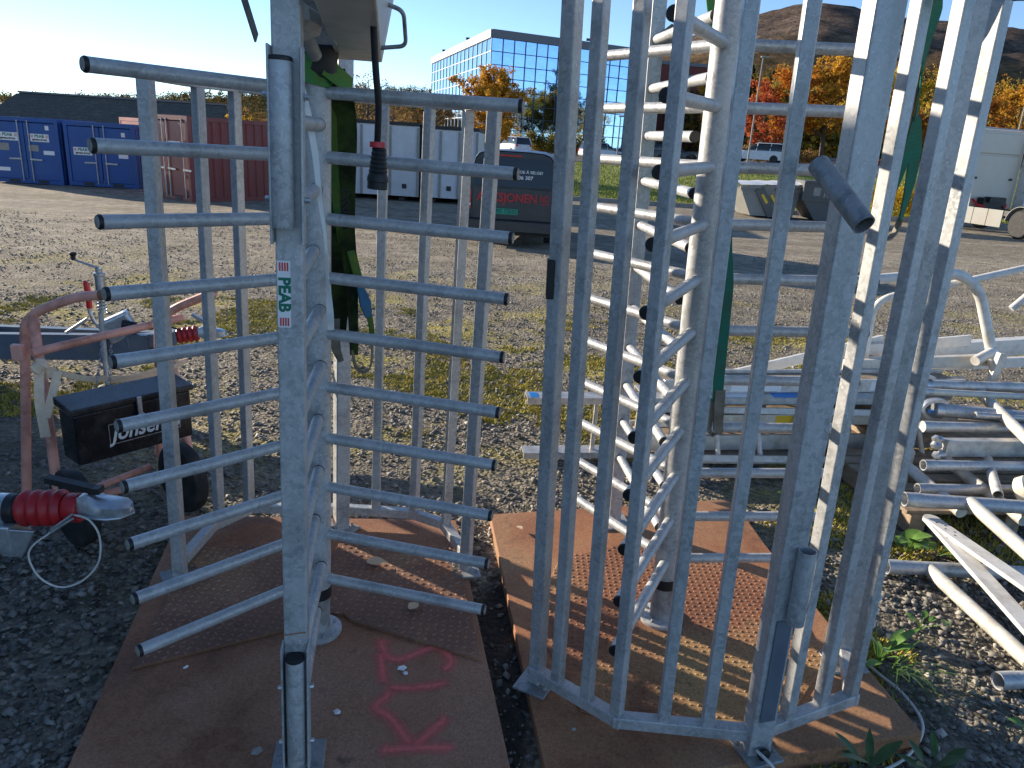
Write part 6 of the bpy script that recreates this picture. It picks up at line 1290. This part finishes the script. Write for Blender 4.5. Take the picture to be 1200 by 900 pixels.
def grass_tuft(label, x, y, n, ln, seed, fall):
    g = random.Random(seed); t = thing('grass_tuft', label, 'grass', (x, y, gz(x, y)))
    for k in range(n):
        a = fall+g.gauss(0, .9); l_ = ln*(.5+.7*g.random()); d = Vector((math.cos(a), math.sin(a), 0)); P = [Vector((g.gauss(0, .02), g.gauss(0, .02), 0))]
        for i in range(1, 7): u = i/6; P.append(P[0]+d*(l_*u*.9)+Vector((0, 0, l_*(.9*u-.85*u*u))))
        obj('blade', MB().ribbon(P, 0, d.cross(Vector((0, 0, 1))), .0006, [.0045, .0045, .004, .0035, .003, .002, .0008]).mesh('blade'), 'weed_dark' if k % 3 else 'weed', t)
grass_tuft('long grass tuft bending over the gravel right of the orange plate', 1.55, 2.42, 26, .30, 41, -.6)
lf = MB(); leaf_shape(lf, (-.5, 0, 0), (1, 0, .1), 1.0, .7, .05); leaf_me = lf.mesh('fallen_leaf', angle=80)
for lab, x, y, z, s, m_, rz in (('yellow fallen leaf on the gravel between the right cage bars', 1.48, 3.16, .015, .055, 'leaf_fallen', .5), ('pale fallen leaf left of the yellow one behind the cage', 1.40, 3.19, .012, .045, 'leaf_dry', 1.5),
        ('yellow leaf hanging over the weed by the hollow tube', 1.93, 3.40, .06, .06, 'leaf_fallen', 2.2), ('bright green yellow leaf alone on the gravel', 1.905, 2.73, .02, .06, 'weed', 1.2), ('yellow leaf beside the cage, under the square beam', 1.70, 3.70, .03, .07, 'leaf_fallen', 2.6),
        ('large dry leaf on the left tread plate', -0.54, 2.83, .078, .085, 'leaf_dry', .3), ('crumpled pale leaf on the left tread plate near the front', -0.335, 2.535, .074, .06, 'leaf_dry', 1.1), ('small dark leaf on the orange plate', 0.447, 3.06, .066, .035, 'leaf_dry', .4), ('small brown leaf at the back of the orange plate', 0.08, 3.24, .066, .045, 'leaf_dry', 2.2),
        ('brown leaf lying on the gravel below the end post weed', 1.62, 2.62, .012, .05, 'leaf_dry', .9)):
    o = tag(obj('fallen_leaf', leaf_me, m_, None, (x, y, z), (.1, .15, rz)), lab, 'leaf', 'fallen leaves'); o.scale = (s, s, s)
pb = MB(); pb.add([(-.5, -.2, 0), (.1, -.45, 0), (.5, 0, 0), (.15, .4, 0), (-.4, .3, 0), (-.2, -.05, .3), (.2, .05, .25)], [(0, 1, 6, 5), (1, 2, 6), (2, 3, 6), (3, 4, 5, 6), (4, 0, 5), (4, 3, 2, 1, 0)]); chip_me = pb.mesh('chip', False)
for lab, x, y, s, m_ in (('white plastic chip on the left plate, by the spray paint', -0.325, 2.19, .035, 'label_white'), ('smaller white chip below the spray painted curve', -0.31, 2.165, .022, 'label_white'), ('white chip left of the front post', -1.065, 2.12, .028, 'label_white'), ('second white chip left of the front post', -1.13, 2.115, .016, 'label_white'),
        ('grey shard beside the base of the front post', -0.70, 1.78, .04, 'concrete'), ('pale flake between front post and spray paint', -0.50, 1.96, .028, 'label_white'), ('white paint fleck on the orange plate by the cage rail', 1.35, 2.20, .03, 'label_white'), ('pale stone on the orange plate near its left edge', .27, 1.95, .018, 'concrete')):
    o = tag(obj('chip', chip_me, m_, None, (x, y, .058), (0, 0, random.random()*6)), lab, 'chip', 'chips lying on the plates'); o.scale = (s, s, s)
